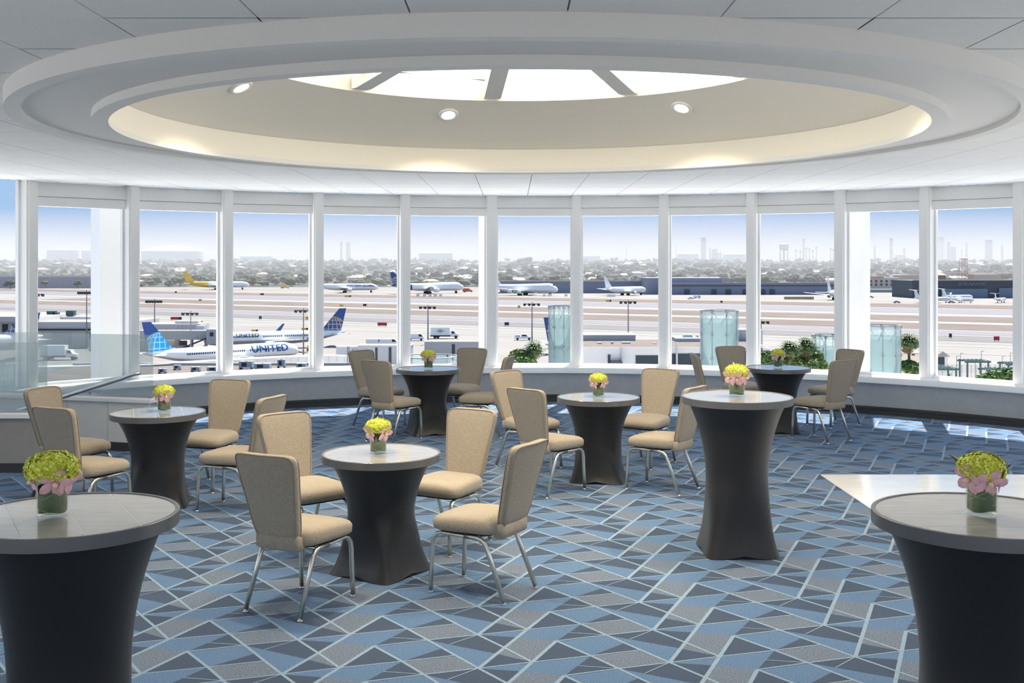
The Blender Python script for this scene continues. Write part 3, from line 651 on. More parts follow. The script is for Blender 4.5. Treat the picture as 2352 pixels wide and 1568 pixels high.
aircraft('passenger_jet', 'white jet with navy globe tail, nose left, parked at the jet bridge', 488, 783, 800, 42.1, 3.8, 35.8, -1, 'united_old', winglet=navy, engines=((.30,1),), text=('UNITED', 1.5, .21, 30, textn, 1.25, .02), finh=6.6)
aircraft('passenger_jet', 'white jet with bright blue globe tail and large blue lettering, nose right', 657, 376, 842, 42.1, 3.8, 35.8, 1, 'united_new', winglet=cyan, engines=((.30,1),), text=('UNITED', 2.7, .275, 20, mat('lettering_bright_blue', (.05,.16,.50), .4), 1.1, .015), finh=6.6)
aircraft('passenger_jet', 'white jet at the left frame edge with blue globe tail, behind glass', -372, 16, 838, 58, 5, 46, -1, 'united_old', winglet=navy, finh=5.6)
aircraft('passenger_jet', 'jet whose navy fin shows left of the tall glass pylon', 1480, 1248, 806, 38, 3.8, 34, 1, 'united_old', finh=6.8, lower=1.5)
aircraft('cargo_jet', 'white cargo jet with yellow tail and aft fuselage, far left', 571, 424, 665, 67.5, 6.4, 61, 1, 'yellow', engines=((.32,1),), finh=10.5)
aircraft('cargo_jet', 'white three engined cargo jet with blue lettering along the fuselage', 868, 716, 672, 61.5, 6.2, 51, 1, 'western', engines=((.33,1),), tri=True, finh=9.0, text=('WESTERN GLOBAL', 3.0, .235, 22, textn, 1, .03))
aircraft('cargo_jet', 'white jumbo freighter with hump and navy tail, middle of the far apron', 1064, 900, 674, 70, 6.8, 60, 1, 'navytail', engines=((.36,1),(.62,1)), hump=True, finh=10.5)
aircraft('cargo_jet', 'all white jumbo freighter with hump before the long grey warehouse', 1279, 1122, 678, 70, 6.8, 60, -1, 'white', engines=((.36,1),(.62,1)), hump=True, finh=10.5)
aircraft('cargo_jet', 'all white twin engined freighter without hump before the warehouse', 1488, 1384, 678, 50, 5.4, 46, 1, 'white', engines=((.33,1),), finh=8.6)
aircraft('cargo_jet', 'white jet with striped fin parked beside the hangar, right of the water tower', 1968, 1882, 688, 48, 5.4, 46, 1, 'white', engines=((.33,1),), finh=9.5)
BJ = 'business jets before the dark hangar'
aircraft('business_jet', 'small white jet with navy tail, leftmost before the dark hangar', 2190, 2094, 695, 29, 2.7, 24, 1, 'white', jet=True, finh=4.6, group=BJ)
aircraft('business_jet', 'white business jet with tall T tail right before the hangar door', 2240, 2158, 689, 27, 2.6, 24, 1, 'white', jet=True, finh=4.4, group=BJ)
aircraft('business_jet', 'small white business jet, shortest one, before two larger jets', 2228, 2190, 695, 17, 2.3, 17, -1, 'white', jet=True, finh=3.0, group=BJ)
aircraft('business_jet', 'small white business jet standing alone, rightmost on the far apron', 2319, 2276, 695, 17, 2.3, 17, 1, 'white', jet=True, finh=3.0, group=BJ)

# ---------------------------------------------------------------- vehicles and apron things
def wheels(o, xs, w, r):
    me = MB().tube([(0,-.11,0),(0,.11,0)], r, 12).mesh('wheel', darkm)
    for x in xs:
        for y in (-w/2, w/2): put('wheel', me, o, (x, y, r))
def van(label, px, py, th=0, kind='van', col=None, group=None):
    Y = gy(py); o = thing(kind if kind != 'box_truck' else 'box_truck', label, 'truck' if 'truck' in kind else kind, (gx(px, Y), Y, ZG+.07), th, group); c = col or acw
    if kind == 'van':
        MB().extr([(-2.8,.4),(2.6,.4),(2.75,.9),(2.5,1.3),(1.7,2.15),(-2.75,2.2)], 'y', -.95, .95).build('body', c, o)
        MB().extr([(2.42,1.35),(1.72,2.05),(1.0,2.05),(1.0,1.35)], 'y', -.97, .97).build('cab_window', dglass, o); wheels(o, (-1.8,1.8), 1.7, .36)
    elif kind == 'car':
        MB().extr([(-2.3,.35),(2.3,.35),(2.35,.75),(1.2,.95),(.5,1.45),(-1.4,1.5),(-2.3,1.0)], 'y', -.88, .88).build('body', c, o)
        MB().extr([(1.05,.97),(.48,1.38),(-1.3,1.42),(-1.8,1.0)], 'y', -.9, .9).build('windows', dglass, o); wheels(o, (-1.4,1.4), 1.6, .33)
    elif kind == 'pickup_truck':
        MB().extr([(-2.9,.5),(2.9,.5),(2.9,1.1),(1.5,1.25),(.9,1.85),(-.6,1.85),(-.7,1.2),(-2.9,1.2)], 'y', -.95, .95).build('body', c, o)
        MB().extr([(1.35,1.27),(.85,1.78),(-.5,1.78),(-.5,1.27)], 'y', -.97, .97).build('cab_window', dglass, o); MB().b2(-2.7,-1.0,-.8,.8,1.2,1.6).build('tool_box', acg, o); wheels(o, (-1.9,1.9), 1.7, .4)
    elif kind == 'box_truck':
        MB().b2(-5,1.4,-1.2,1.2,1.05,3.7).build('cargo_box', c, o); MB().b2(-5.2,4.2,-.5,.5,.6,1.0).build('chassis', darkm, o)
        MB().extr([(1.6,.7),(4.4,.7),(4.4,1.4),(3.3,1.6),(2.8,2.5),(1.6,2.6)], 'y', -1.05, 1.05).build('cab', c, o); MB().extr([(3.2,1.65),(2.75,2.35),(2.0,2.35),(2.0,1.65)], 'y', -1.08, 1.08).build('cab_window', dglass, o); wheels(o, (-3.6,-2.6,3.4), 2.0, .5)
    elif kind == 'tug':
        MB().b2(-1.4,1.4,-.8,.8,.3,.95).b2(-1.2,-.4,-.7,.7,.95,1.6).build('body', c, o); wheels(o, (-.9,.9), 1.4, .35)
    return o
van('white van driving behind the grey ribbed shed, dark cab window', 862, 795, .05)
van('white van, front one, nose right beside the other van', 893, 795, .05)
van('white van alone left of the box truck on the concrete', 955, 782)
t_ = van('white box truck with a round dark emblem on its side', 1024, 777, 0, 'box_truck')
MB().extr([(-1.8+.8*cos(2*pi*k/16), 2.5+.62*sin(2*pi*k/16)) for k in range(16)], 'y', -1.23, -1.2).extr([(-3.4,2.65),(-.2,2.65),(-.6,2.35),(-3.0,2.35)], 'y', -1.225, -1.2).build('emblem', acg, t_)
van('white pickup truck on the concrete left of a light mast', 1202, 781, 0, 'pickup_truck')
van('white car on the far apron before the warehouse doors, left', 1586, 687, .3, 'car'); van('white van on the far apron before the warehouse doors, right', 1601, 685, .3)
van('long white truck seen through the glass balustrade', 140, 826, .0, 'box_truck'); van('white car parked behind the glass balustrade beside the column', 222, 806, 0, 'car')
van('pale van under the jet bridge', 418, 812, .2, 'van', acg); van('pale tug under the jet bridge beside a van', 395, 806, .2, 'tug'); van('yellow tug under the jet bridge stair', 505, 803, 0, 'tug', yellow)
van('yellow baggage tug before the blue tailed jet', 478, 806, .1, 'tug', yellow); van('yellow baggage tug right of the blue tailed jet', 716, 806, .1, 'tug', yellow)
van('yellow fire truck on the far apron left of the yellow tailed jet nose', 655, 662, 0, 'box_truck', yellow); van('orange tank truck beside the jumbo nose', 1075, 671, 0, 'box_truck', orange)
van('white car beside the gabled shed at the right', 2160, 866, .2, 'car')
for lab, px, c in (('dark car before the dark hangar at left', 2060, acg), ('dark car before the dark hangar in the middle', 2185, bgrey), ('silver car on the far apron beside the apartments', 2000, acg)): van(lab, px, 696 if px > 2010 else 684, 0, 'car', c)
cont = MB().extr([(-1.2,.5),(.8,.5),(1.2,.95),(1.2,2.1),(-1.2,2.1)], 'y', -.8, .8).b2(-1.3,1.3,-.8,.8,.25,.5).mesh('cargo_container', acw)
cont2 = MB().b2(-1.4,1.4,-1,1,.4,2.2).b2(-1.5,1.5,-1.05,1.05,.2,.4).mesh('wrapped_pallet', cartan)
for k, px in enumerate((1398,1404,1410,1250,1262,1300,1330,960,975,988,1000,1012)):
    Y = gy(681 if k > 2 else 682); tag(put('cargo_container', cont, None, (gx(px,Y), Y, ZG+.05), random.random()*.3), 'white cargo container on the apron beside the freighters', 'container', 'cargo containers on the far apron')
for k, px in enumerate((1806,1816,1826,1836,1846,1856,1864)):
    Y = gy(688); tag(put('wrapped_pallet', cont2, None, (gx(px,Y), Y, ZG+.05)), 'wrapped tan cargo pallet in the row before the right warehouse', 'pallet', 'cargo pallets before the right warehouse')
def sign(label, px, py, w, m, m2=None):
    Y = gy(py); s = Y/F; o = thing('airfield_sign', label, 'sign', (gx(px,Y), Y, ZG+.06), RW*.3); W_ = w*s
    MB().b2(-W_/2,W_/2,-.15,.15,.35,1.6).build('panel', m, o)
    if m2: MB().b2(W_/2,W_/2+W_*.4,-.15,.15,.35,1.6).build('end_panel', m2, o)
    for x in (-W_*.35, W_*.35): MB().b2(x-.06,x+.06,-.06,.06,0,.4).build('post', darkm, o)
for a in (('small black airfield sign below the yellow tailed jet', 404,673,5,bsign),('black airfield sign right of the yellow tailed jet', 602,678,9,bsign),('yellow airfield sign left of the first window post', 460,692,7,ysign),
          ('long red airfield sign at left above the jet bridge', 401,736,19,red,bsign),('long red airfield sign above the white vans', 878,750,22,red),('wide yellow airfield sign above the white jet fuselage', 583,767,11,ysign,bsign),
          ('yellow airfield sign beside the light mast, lower one', 698,763,11,ysign,bsign),('yellow airfield sign beside the light mast, upper one', 705,735,7,ysign),('square black airfield sign above the white jet', 598,734,6,bsign),
          ('yellow airfield sign above the jet bridge cab', 461,746,10,ysign),('yellow airfield sign on the far verge in the middle', 797,683,11,ysign,bsign),('yellow airfield sign left of the dark one, middle window', 784,705,9,ysign),('black airfield sign right of a yellow one', 838,704,8,bsign),
          ('black airfield sign left of the pickup truck', 1164,749,10,bsign),('small yellow airfield sign left of the tall pylon', 1192,708,6,ysign),('yellow airfield sign before the white twin freighter', 1396,694,9,ysign,bsign),('small black airfield sign before the right warehouse', 1657,696,5,bsign),
          ('tall black airfield sign in the rightmost window', 2183,777,6,bsign),('red airfield sign in the rightmost window', 2289,784,12,red),('yellow airfield sign beside the right pylon palm, lower', 2111,797,7,ysign),('yellow airfield sign beside the right pylon palm, upper', 2100,782,5,ysign)): sign(*a)
fl_ = MB().extr([(-.6,-.55),(.35,-.75),(.6,-.2),(.6,.35),(-.5,.45)], 'y', -.45, .45).mesh('floodlight', darkm)
def mast(label, px, ptop, pbase, heads=4, Y=None):
    Y = Y or gy(pbase); o = thing('light_mast', label, 'light pole', (gx(px,Y), Y, ZG)); zt = gz(ptop, Y)-ZG; s = Y/F
    MB().tube([(0,0,0),(0,0,zt)], [1.9*s,1.1*s], 8).build('pole', polem, o); MB().b2(-19*s,17*s,-.1,.1,zt-.1,zt+.1).build('crossbar', darkm, o)
    for k in range(heads):
        h = put('floodlight', fl_, o, ((-17+32*k/(heads-1))*s, -.3, zt-.1)); h.scale = (5.5*s, 5.5*s, 5.5*s)
    MB().ico((0,0,zt+4*s), (1.3*s,1.3*s,1.6*s), 0).tube([(0,0,zt),(0,0,zt+3*s)], .4*s, 5).build('beacon', red, o)
for a in (('slim floodlight mast left of the tall pylon',1222,698,795),('slim floodlight mast before the white twin freighter',1443,693,800),('slim floodlight mast left of the box truck',983,705,790),('slim floodlight mast above the two white jets',697,713,836),
          ('slim floodlight mast over the blue tailed jet',438,719,842),('floodlight mast behind the jet bridge roof',355,691,795,6),('dark floodlight mast behind the balustrade glass',199,671,800,6),('short floodlight mast behind the white office block',1748,739,800),('dark floodlight mast at the left frame edge',84,676,790)): mast(*a)

# ---------------------------------------------------------------- buildings near the hotel
def building(name, label, cat='building'): return thing(name, label, cat)
def slab(o, nm, p0, p1, ptop, Y, depth, m, zb=None, ribs=0, y0=None):
    x0, x1 = gx(p0, Y), gx(p1, Y); zt = gz(ptop, Y); zb = ZG if zb is None else zb
    b = MB().b2(x0,x1,Y,Y+depth,zb,zt)
    for k in range(ribs): x = x0+(x1-x0)*(k+.5)/ribs; b.b2(x-.06,x+.06,Y-.08,Y,zb,zt-.1)
    return b.build(nm, m, o)
def face(o, nm, p0, p1, pa, pb, Y, m, t=.12): return MB().b2(gx(p0,Y),gx(p1,Y),Y-t,Y+.05,gz(pb,Y),gz(pa,Y)).build(nm, m, o)
b = building('flat_roof_building', 'low building with brown gravel roof below the white jets')
MB().b2(gx(120,165),gx(842,165),105,176,-22,-14.0).build('roof', roofm, b); MB().b2(gx(100,165),gx(852,165),176,176.6,-22,-13.6).build('parapet', bwhite, b); MB().b2(gx(100,112),gx(800,112),104,105,-22,-13.7).build('front_parapet', bgrey, b)
b = building('covered_walkway', 'long white ribbed walkway between the blue tailed jet and the brown roof', 'walkway')
m = MB(); P_ = [(40,846,174),(340,840,174),(650,822,186),(755,818,192),(860,822,196)]
for (pa,qa,Ya),(pb,qb,Yb) in zip(P_, P_[1:]):
    A = (gx(pa,Ya), Ya); B = (gx(pb,Yb), Yb); za, zb = gz(qa,Ya), gz(qb,Yb); l = math.hypot(B[0]-A[0], B[1]-A[1]); a = math.atan2(B[1]-A[1], B[0]-A[0])
    w = MB().b2(0,l,0,3,-1.6,0).b2(-.1,l+.1,-.15,3.1,0,.16)
    for k in range(int(l/1.5)): w.b2(1.5*k,1.5*k+.1,-.07,0,-1.6,0)
    o = w.build('section', bwhite, b); o.location = (A[0],A[1],za); o.rotation_euler = (0, -math.atan2(zb-za, l), a)
def acu(label, p0, p1, ptop, pbot, col=acunit):
    Y = 40000/(pbot-YH)*.997; o = thing('rooftop_unit', label, 'rooftop unit', (gx((p0+p1)/2,Y), Y, -14.0)); w = (p1-p0)*Y/F; h = gz(ptop,Y)+14
    MB().b2(-w/2,w/2,-w*.35,w*.35,h*.2,h).build('housing', col, o); MB().b2(-w*.3,w*.1,-w*.36,-w*.34,h*.35,h*.85).build('grille', darkm, o); MB().lathe([(w*.12,h*.98),(w*.14,h*1.08),(w*.05,h*1.08)], 12).build('fan', acg, o)
    for x in (-w*.42, w*.42): MB().b2(x-.1,x+.1,-w*.3,w*.3,0,h*.22).build('skid', darkm, o)
for a in (('large blue grey rooftop unit, leftmost in the second full window',551,581,829,847),('long low rooftop unit with louvres right of the large one',586,621,834,848),('upright rooftop unit with dark grille',638,655,825,845),('small rooftop unit near the window post',682,703,834,844),('low rooftop unit in the first full window',440,460,842,853),('small white rooftop unit in the first full window',400,415,838,849),('low rooftop unit left of the first window post',478,508,842,853),('rooftop unit at the left under the glass edge',365,382,846,857)): acu(*a)
def lattice(label, name, px, ptop, pbot, Y, wpx, m=polem, cat='mast', base=None, levels=8):
    z0, z1 = gz(pbot,Y), gz(ptop,Y); z0 = base if base is not None else z0; w = wpx*Y/F/2; o = thing(name, label, cat, (gx(px,Y), Y, z0)); H = z1-z0; r = max(.035, .45*Y/F)
    for i, j in ((-1,-1),(1,-1),(1,1),(-1,1)): MB().tube([(i*w,j*w,0),(i*w*.8,j*w*.8,H)], r, 5).build('corner_post', m, o)
    q = MB()
    for k in range(levels):
        za, zb = H*k/levels, H*(k+1)/levels; g = w*(1-.2*k/levels)
        for i in (-1, 1): q.tube([(-g*i,-g,za),(g*i,-g,zb)], r*.6, 4); q.tube([(-g,i*g,za),(g,i*g,za)], r*.6, 4)
        q.tube([(-g,-g,zb),(g,-g,zb)], r*.6, 4)
    stuff(q.build('bracing', m, o)); return o
lattice('thin lattice mast left of the chairs at the back table', 'lattice_mast', 800, 795, 866, 160, 5, base=-14); lattice('thin lattice mast, right one of the pair', 'lattice_mast', 812, 800, 866, 160, 5, base=-14)
b = building('ribbed_shed', 'grey ribbed metal shed below the white vans')
slab(b,'lower_wall',772,826,796,231,4,bgrey); slab(b,'wall',822,945,794,230,4,bgrey,ribs=30); face(b,'door',862,867,798,842,230,dglass); face(b,'door',893,899,797,842,230,dglass); slab(b,'roof_edge',821,946,792.5,229.8,4.6,acunit,zb=gz(794,229.8))
b = building('ribbed_shed', 'grey ribbed metal shed below the box truck'); slab(b,'wall',975,1118,786,240,4,bgrey,ribs=36); face(b,'door',1038,1045,790,826,240,dglass); slab(b,'roof_edge',974,1119,784,239.8,4.6,acunit,zb=gz(786,239.8))
b = building('office_block', 'white office block with dark ribbon windows behind the middle tables')
slab(b,'wall',1334,1762,797,200,22,bwhite); slab(b,'roof',1334,1762,796.5,200.3,21,roofm,zb=gz(798,200.3)); slab(b,'penthouse',1336,1460,769,217,8,bwhite,ribs=20); slab(b,'penthouse',1553,1612,777,214,7,bwhite); slab(b,'penthouse',1690,1752,757,216,6,bgrey); slab(b,'end_wall',1752,1771,798,199,20,bwhite)
face(b,'ribbon_window',1460,1530,816,841,200,dglass); face(b,'ribbon_window',1536,1640,812,842,200,dglass); face(b,'ribbon_window',1642,1766,806,836,198.9,dglass); face(b,'narrow_window',1396,1402,814,840,200,dglass); face(b,'downpipe',1426,1429,797,842,200,bgrey,.3); face(b,'door_canopy',1402,1428,829,832,200,darkm,2); face(b,'drain_column',1552,1556,786,846,199.5,bgrey,.5)
for k, (x0, x1, zt) in enumerate(((1372,1384,790),(1404,1410,788),(1428,1450,789),(1500,1508,791),(1570,1592,772),(1600,1606,773))): 
    Y = 208 if k < 4 else 217; z0 = gz(797,200) if k < 4 else gz(777,214)
    tag(MB().b2(gx(x0,Y),gx(x1,Y),Y,Y+2,z0,gz(zt,Y)).b2(gx(x0,Y)+.1,gx(x1,Y)-.1,Y+.2,Y+1.8,gz(zt,Y),gz(zt,Y)+.25).build('rooftop_unit', acunit), 'small grey rooftop unit on the white office block', 'rooftop unit', 'roof units on the white office block')
b = building('terminal_building', 'white terminal with flat roof and dark strip at the far left')
slab(b,'wall',-120,88,728,322,30,bwhite); slab(b,'fascia',-120,70,727,318,4,bgrey,zb=gz(739,318)); 
for x in (5, 28, 52): face(b,'window',x,x+13,744,770,321.9,dglass)
slab(b,'wall',86,300,739,322,26,bwhite); face(b,'dark_strip',88,300,755,758.5,321.8,dglass,.4); slab(b,'upper_floor',128,212,727,338,10,bwhite); face(b,'lower_window',206,221,764,776,321.9,dglass); face(b,'lower_window',120,150,764,775,321.9,bgrey); face(b,'lower_window',157,164,764,790,321.9,bgrey)
for lab, p0, p1, pt in (('tall teal plant unit on the terminal roof, left',110,128,714),('teal plant unit on the terminal roof beside the tall one',125,135,717),('teal plant unit on the terminal roof, right',154,172,713)):
    Y = 340; o = thing('plant_unit', lab, 'rooftop unit', (gx((p0+p1)/2,Y),Y,gz(739,322))); w = (p1-p0)*Y/F; h = gz(pt,Y)-gz(739,322); MB().b2(-w/2,w/2,-1,1,h*.4,h).build('housing', teal, o); MB().b2(-w*.4,w*.4,-.8,.8,0,h*.42).build('frame', acg, o)
b = building('jet_bridge', 'ribbed white jet bridge leading to the nose of the white jet', 'jet bridge')
slab(b,'tunnel',318,488,759,300,3.5,bwhite,zb=gz(780,300),ribs=44); slab(b,'cab',474,504,756,296,5,bgrey,zb=gz(790,296)); face(b,'cab_window',482,490,763,772,296,dglass); slab(b,'upper_block',330,460,744,312,9,bwhite,zb=gz(772,312),ribs=14); slab(b,'rooftop_plant',402,455,737,314,3,bwhite,zb=gz(746,314)); slab(b,'cab_roof_unit',450,468,748,305,3,acunit,zb=gz(760,305)); slab(b,'base_wall',318,400,781,309,6,beige); face(b,'door',412,430,782,796,308,darkm)
for p in (345, 437, 470): slab(b,'support',p,p+5,779,301,1,bgrey)
o = thing('boarding_stair', 'dark sloping stair under the jet bridge', 'stair', (gx(445,298),298,ZG)); MB().extr([(-4.5,1),(4.5,4.6),(4.5,5.0),(-4.5,1.4)], 'y', 0, 1.4).build('flight', darkm, o); wheels(o, (1.2,3.6), 1.2, .5)
b = building('gabled_shed', 'small white gabled shed at the right behind the green fence')
Y = 205; slab(b,'wall',2149,2177,817,Y,9,bwhite); x0, x1 = gx(2146,Y), gx(2180,Y); MB().extr([(x0,gz(818,Y)),(x1,gz(818,Y)),((x0+x1)/2,gz(806,Y))], 'y', Y-.6, Y+9).build('roof', palec, b); face(b,'door',2152,2169,820,846,Y,dglass)
b = building('beige_wall_building', 'low beige building beside the right pylon palm'); slab(b,'wall',2072,2130,812,190,10,beige); slab(b,'roof_edge',2070,2132,810.5,189.6,11,palec,zb=gz(812.5,189.6)); face(b,'vent',2094,2101,813,816,190,darkm)
# green steel frames, fence and lamps at the right
def frame(label, p0, p1, ptop, pbot, Y):
    o = thing('steel_frame', label, 'frame', (0,0,0)); x0, x1 = gx(p0,Y), gx(p1,Y); z0, z1 = gz(pbot,Y)-2, gz(ptop,Y); r = .11
    for x in (x0, x1):
        for y in (Y, Y+3): MB().b2(x-r,x+r,y-r,y+r,z0,z1).build('post', teal, o)
    MB().b2(x0-.4,x1+.4,Y-r,Y+r,z1,z1+.3).b2(x0-.4,x1+.4,Y+3-r,Y+3+r,z1,z1+.3).build('beam', teal, o)
    for k in range(6): x = x0+(x1-x0)*k/5; MB().b2(x-.05,x+.05,Y-.3,Y+3.3,z1+.3,z1+.38).build('rafter', teal, o)
frame('tall green steel frame right of the gabled shed', 2222, 2270, 833, 865, 175); frame('low green steel frame in front of the gabled shed', 2146, 2196, 850, 870, 165); frame('low green steel frame at the right window edge', 2272, 2326, 853, 872, 165); frame('green steel frame corner at the rightmost window post', 2316, 2352, 839, 865, 175)
for k, (px, pt, pb) in enumerate(((2197,817,850),(2206,811,850),(2254,806,850),(2302,818,850),(2321,810,850),(2240,828,865))):
    Y = 190; o = thing('lamp_post', 'thin grey lamp post behind the green fence at the right', 'lamp post', (gx(px,Y),Y,gz(pb,Y)), 0, 'lamp posts behind the green fence'); h = gz(pt,Y)-gz(pb,Y)
    MB().tube([(0,0,-3),(0,0,h)], [.09,.06], 6).build('post', polem, o); MB().b2(0,.5,-.08,.08,h-.08,h+.04).build('lamp_head', polem, o)
o = thing('chain_link_fence', 'dark chain link fence behind the green steel frames', 'fence'); Y = 196; q = MB(); 
for k in range(24): x = gx(2110+11*k,Y); MB().tube([(x,Y,ZG),(x,Y,gz(838,Y))], .05, 5).build('post', polem, o)
for z in (gz(838,Y), gz(842,Y), gz(846,Y), gz(850,Y), gz(854,Y)): q.b2(gx(2110,Y),gx(2363,Y),Y-.02,Y+.02,z-.04,z+.04)
stuff(q.build('mesh_wires', polem, o))

# ---------------------------------------------------------------- glass pylons
def pylon(label, pc, dpx, ptop, Y, liner, rows, rot=0, N=8):
    R = dpx*Y/F/2; zt = gz(ptop,Y); o = thing('glass_pylon', label, 'pylon', (gx(pc,Y), Y, 0), rot); s = Y/F; edges = [zt]+[gz(p,Y) for p in rows]; edges.append(edges[-1]-50*s); g = 1.2*s
    for i in range(len(edges)-1):
        for k in range(N):
            da = 2*pi/N; MB().lathe([(R,edges[i+1]+g*.4),(R,edges[i]-g*.4)], 6, a0=da*k+.03, a1=da*(k+1)-.03).build('glass_panel', aqua, o, True)
    MB().lathe([(R*.93,edges[-1]),(R*.93,gz(liner,Y))], 32).build('liner', aqua2, o, True)
    MB().lathe([(R*.9,zt-2*s),(R*1.0,zt-2*s),(R*1.0,zt+.2*s),(R*.9,zt+.2*s),(R*.9,zt-2*s)], 32).build('top_ring', polem, o, True)
    cl = MB().box((0,0,0), (6*s,2.4*s,6*s)).mesh('clamp', polem)
    for k in range(N):
        a = 2*pi*k/N
        for i, z in enumerate(edges[:-1]): put('clamp', cl, o, (R*sin(a), R*cos(a), z-(4*s if i == 0 else 0)), -a)
        MB().tube([(R*.96*sin(a),R*.96*cos(a),zt-5*s),(R*.80*sin(a+.28),R*.80*cos(a+.28),gz(liner,Y)+1*s)], 1.3*s, 5).build('strut', tankm, o)
        MB().tube([(R*.97*sin(a),R*.97*cos(a),edges[-1]),(R*.97*sin(a),R*.97*cos(a),zt-3*s)], .8*s, 5).build('mullion_rod', polem, o)
pylon('tall aqua glass pylon beside the palm, left of the white office block', 1289.5, 60, 701, 158, 724, (750, 799), .15)
pylon('wide aqua glass pylon in front of the white office block', 1652, 88, 712, 104, 733, (766, 820), .215)
pylon('aqua glass pylon half hidden by the right window column, left side', 1905, 78, 768, 123, 796, (838,), .3)
pylon('aqua glass pylon right of the window column before a palm', 2026, 84, 746, 108, 771, (814,), .5)
pylon('broad pale pylon top low behind the back table', 986, 138, 817, 67, 850, (870,), .2)
pylon('aqua glass pylon at the left edge behind the balustrade', 2, 96, 834, 92, 878, (905,), .3)

# ---------------------------------------------------------------- palms, bushes
def frond_mesh():
    m = MB(); pr = [(0,.10,0),(.35,.5,.16),(.7,.62,.12),(1,.42,-.12),(1.2,.05,-.42)]; vs = []
    for l, w, z in pr: vs += [(-w,l,z-.10),(0,l,z),(w,l,z-.10)]
    fs = [(i*3+k,i*3+k+1,i*3+k+4,i*3+k+3) for i in range(4) for k in range(2)]; m.add(vs, fs)
    for i in range(7):
        a = -.9+.3*i; m.add([(0,.5,.12),(sin(a)*1.15-.06,.5+cos(a)*.85,-.1),(sin(a)*1.35,.5+cos(a)*1.0,-.3),(sin(a)*1.15+.06,.5+cos(a)*.85,-.1)], [(0,1,2,3)])
    return m.mesh('frond', palmm)
frond = frond_mesh(); dryf = frond.copy(); dryf.materials.clear(); dryf.materials.append(palmdry)
def palm(label, px, ptop, pbot, Y, cr, skirt=True):
    z1, z0 = gz(ptop,Y), gz(pbot,Y); s = cr*Y/F; o = thing('fan_palm', label, 'palm tree', (gx(px,Y),Y,z1-s*.75)); H = z1-s*.75-min(z0,ZG+8)
    MB().tube([(0,0,-H),(.1*s,0,-H*.5),(0,0,0)], [.16*s,.12*s,.13*s], 8).build('trunk', barkm, o, True); r = random.Random(px)
    for k in range(26):
        a = k*2.4; e = 1.25-1.75*((k+.5)/26)**.9; f = put('frond', frond, o); q = .72*s*(.85+.3*r.random())
        f.matrix_local = Matrix.Rotation(a, 4, 'Z') @ Matrix.Rotation(e, 4, 'X') @ Matrix.Scale(q, 4)
    if skirt:
        for k in range(12):
            a = k*2.1; f = put('dry_frond', dryf, o); f.matrix_local = Matrix.Translation((0,0,-.12*s)) @ Matrix.Rotation(a, 4, 'Z') @ Matrix.Rotation(-1.0-.25*r.random(), 4, 'X') @ Matrix.Scale(.62*s, 4)
palm('fan palm with a round crown left of the tall pylon', 1227, 784, 836, 150, 24)
palm('fan palm behind the far right table, left one', 1815, 784, 836, 118, 26); palm('fan palm beside the half hidden pylon', 1853, 776, 836, 120, 25); palm('fan palm at the right of the wide pylon, before beige building', 2087, 766, 848, 112, 26)
def leafblob(seed, n=900, card=.17):
    r = random.Random(seed); m = MB()
    for k in range(7): a = r.random()*6.28; m.ico((.45*cos(a)*r.random(), .45*sin(a)*r.random(), .3*r.random()), (.5,.5,.42), .25, 0, 2)
    for k in range(n):
        a, u = r.random()*6.28, r.random()*1.3-.3; s = math.sqrt(max(0,1-u*u)); R_ = .75+.3*r.random()
        p = Vector((R_*s*cos(a), R_*s*sin(a), R_*.72*u)); q = Vector((r.random()-.5,r.random()-.5,r.random()-.2)).normalized().to_track_quat('Z','Y').to_matrix()
        m.quad(p+q @ Vector((-card,0,0)), p+q @ Vector((0,-card*.45,0)), p+q @ Vector((card,0,0)), p+q @ Vector((0,card*.45,0)), 1 if r.random() < .3 else 0)
    return m
bl = [leafblob(s).mesh('bush', [bushm, mat('bush_light_%d' % s, (.13,.20,.05), .7)]) for s in (3, 4)]
for lab, px, py, Y, wpx in (('leafy green shrub left of the round palm',1192,818,150,22),('leafy shrub low behind the side view chair',1206,836,148,26),('low green shrub behind the far right table, left',1765,832,118,34),('low green shrub behind the far right table, middle',1805,836,119,34),('dense green shrub under the pylon palm',1852,828,122,40),('dark shrub between the pylon and the right column',1875,842,118,26),
        ('dark green shrub right of the wide right pylon',2085,846,112,26),('dark green shrub lower right of the pylon palm',2108,852,110,26),('round clipped shrub in the bottom right window',2300,872,140,34),('round clipped shrub at the bottom right, leftmost',2268,878,135,28),('round clipped shrub at the right window edge',2332,868,140,32),('small shrub under the left of the round palm',1176,838,150,16)):
    o = tag(put('shrub', bl[px % 2], None, (gx(px,Y), Y, gz(py,Y)), px), lab, 'shrub'); q = wpx*Y/F; o.scale = (q,q,q)

# ---------------------------------------------------------------- far hangars, suburb, refinery
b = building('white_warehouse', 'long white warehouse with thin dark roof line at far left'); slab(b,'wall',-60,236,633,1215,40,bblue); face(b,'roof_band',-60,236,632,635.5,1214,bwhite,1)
for x in (0, 90, 140, 185): face(b,'panel_joint',x,x+1,637,662,1214.5,bgrey)
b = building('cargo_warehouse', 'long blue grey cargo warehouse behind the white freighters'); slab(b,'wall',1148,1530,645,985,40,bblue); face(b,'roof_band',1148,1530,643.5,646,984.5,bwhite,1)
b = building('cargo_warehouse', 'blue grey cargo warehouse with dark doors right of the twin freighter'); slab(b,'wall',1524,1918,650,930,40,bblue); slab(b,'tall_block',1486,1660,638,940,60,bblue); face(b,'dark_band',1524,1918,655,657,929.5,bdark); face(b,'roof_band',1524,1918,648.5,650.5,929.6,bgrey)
for x in (1572, 1634, 1667, 1706, 1746, 1768): face(b,'door',x,x+12,664,678,929.5,bdark)
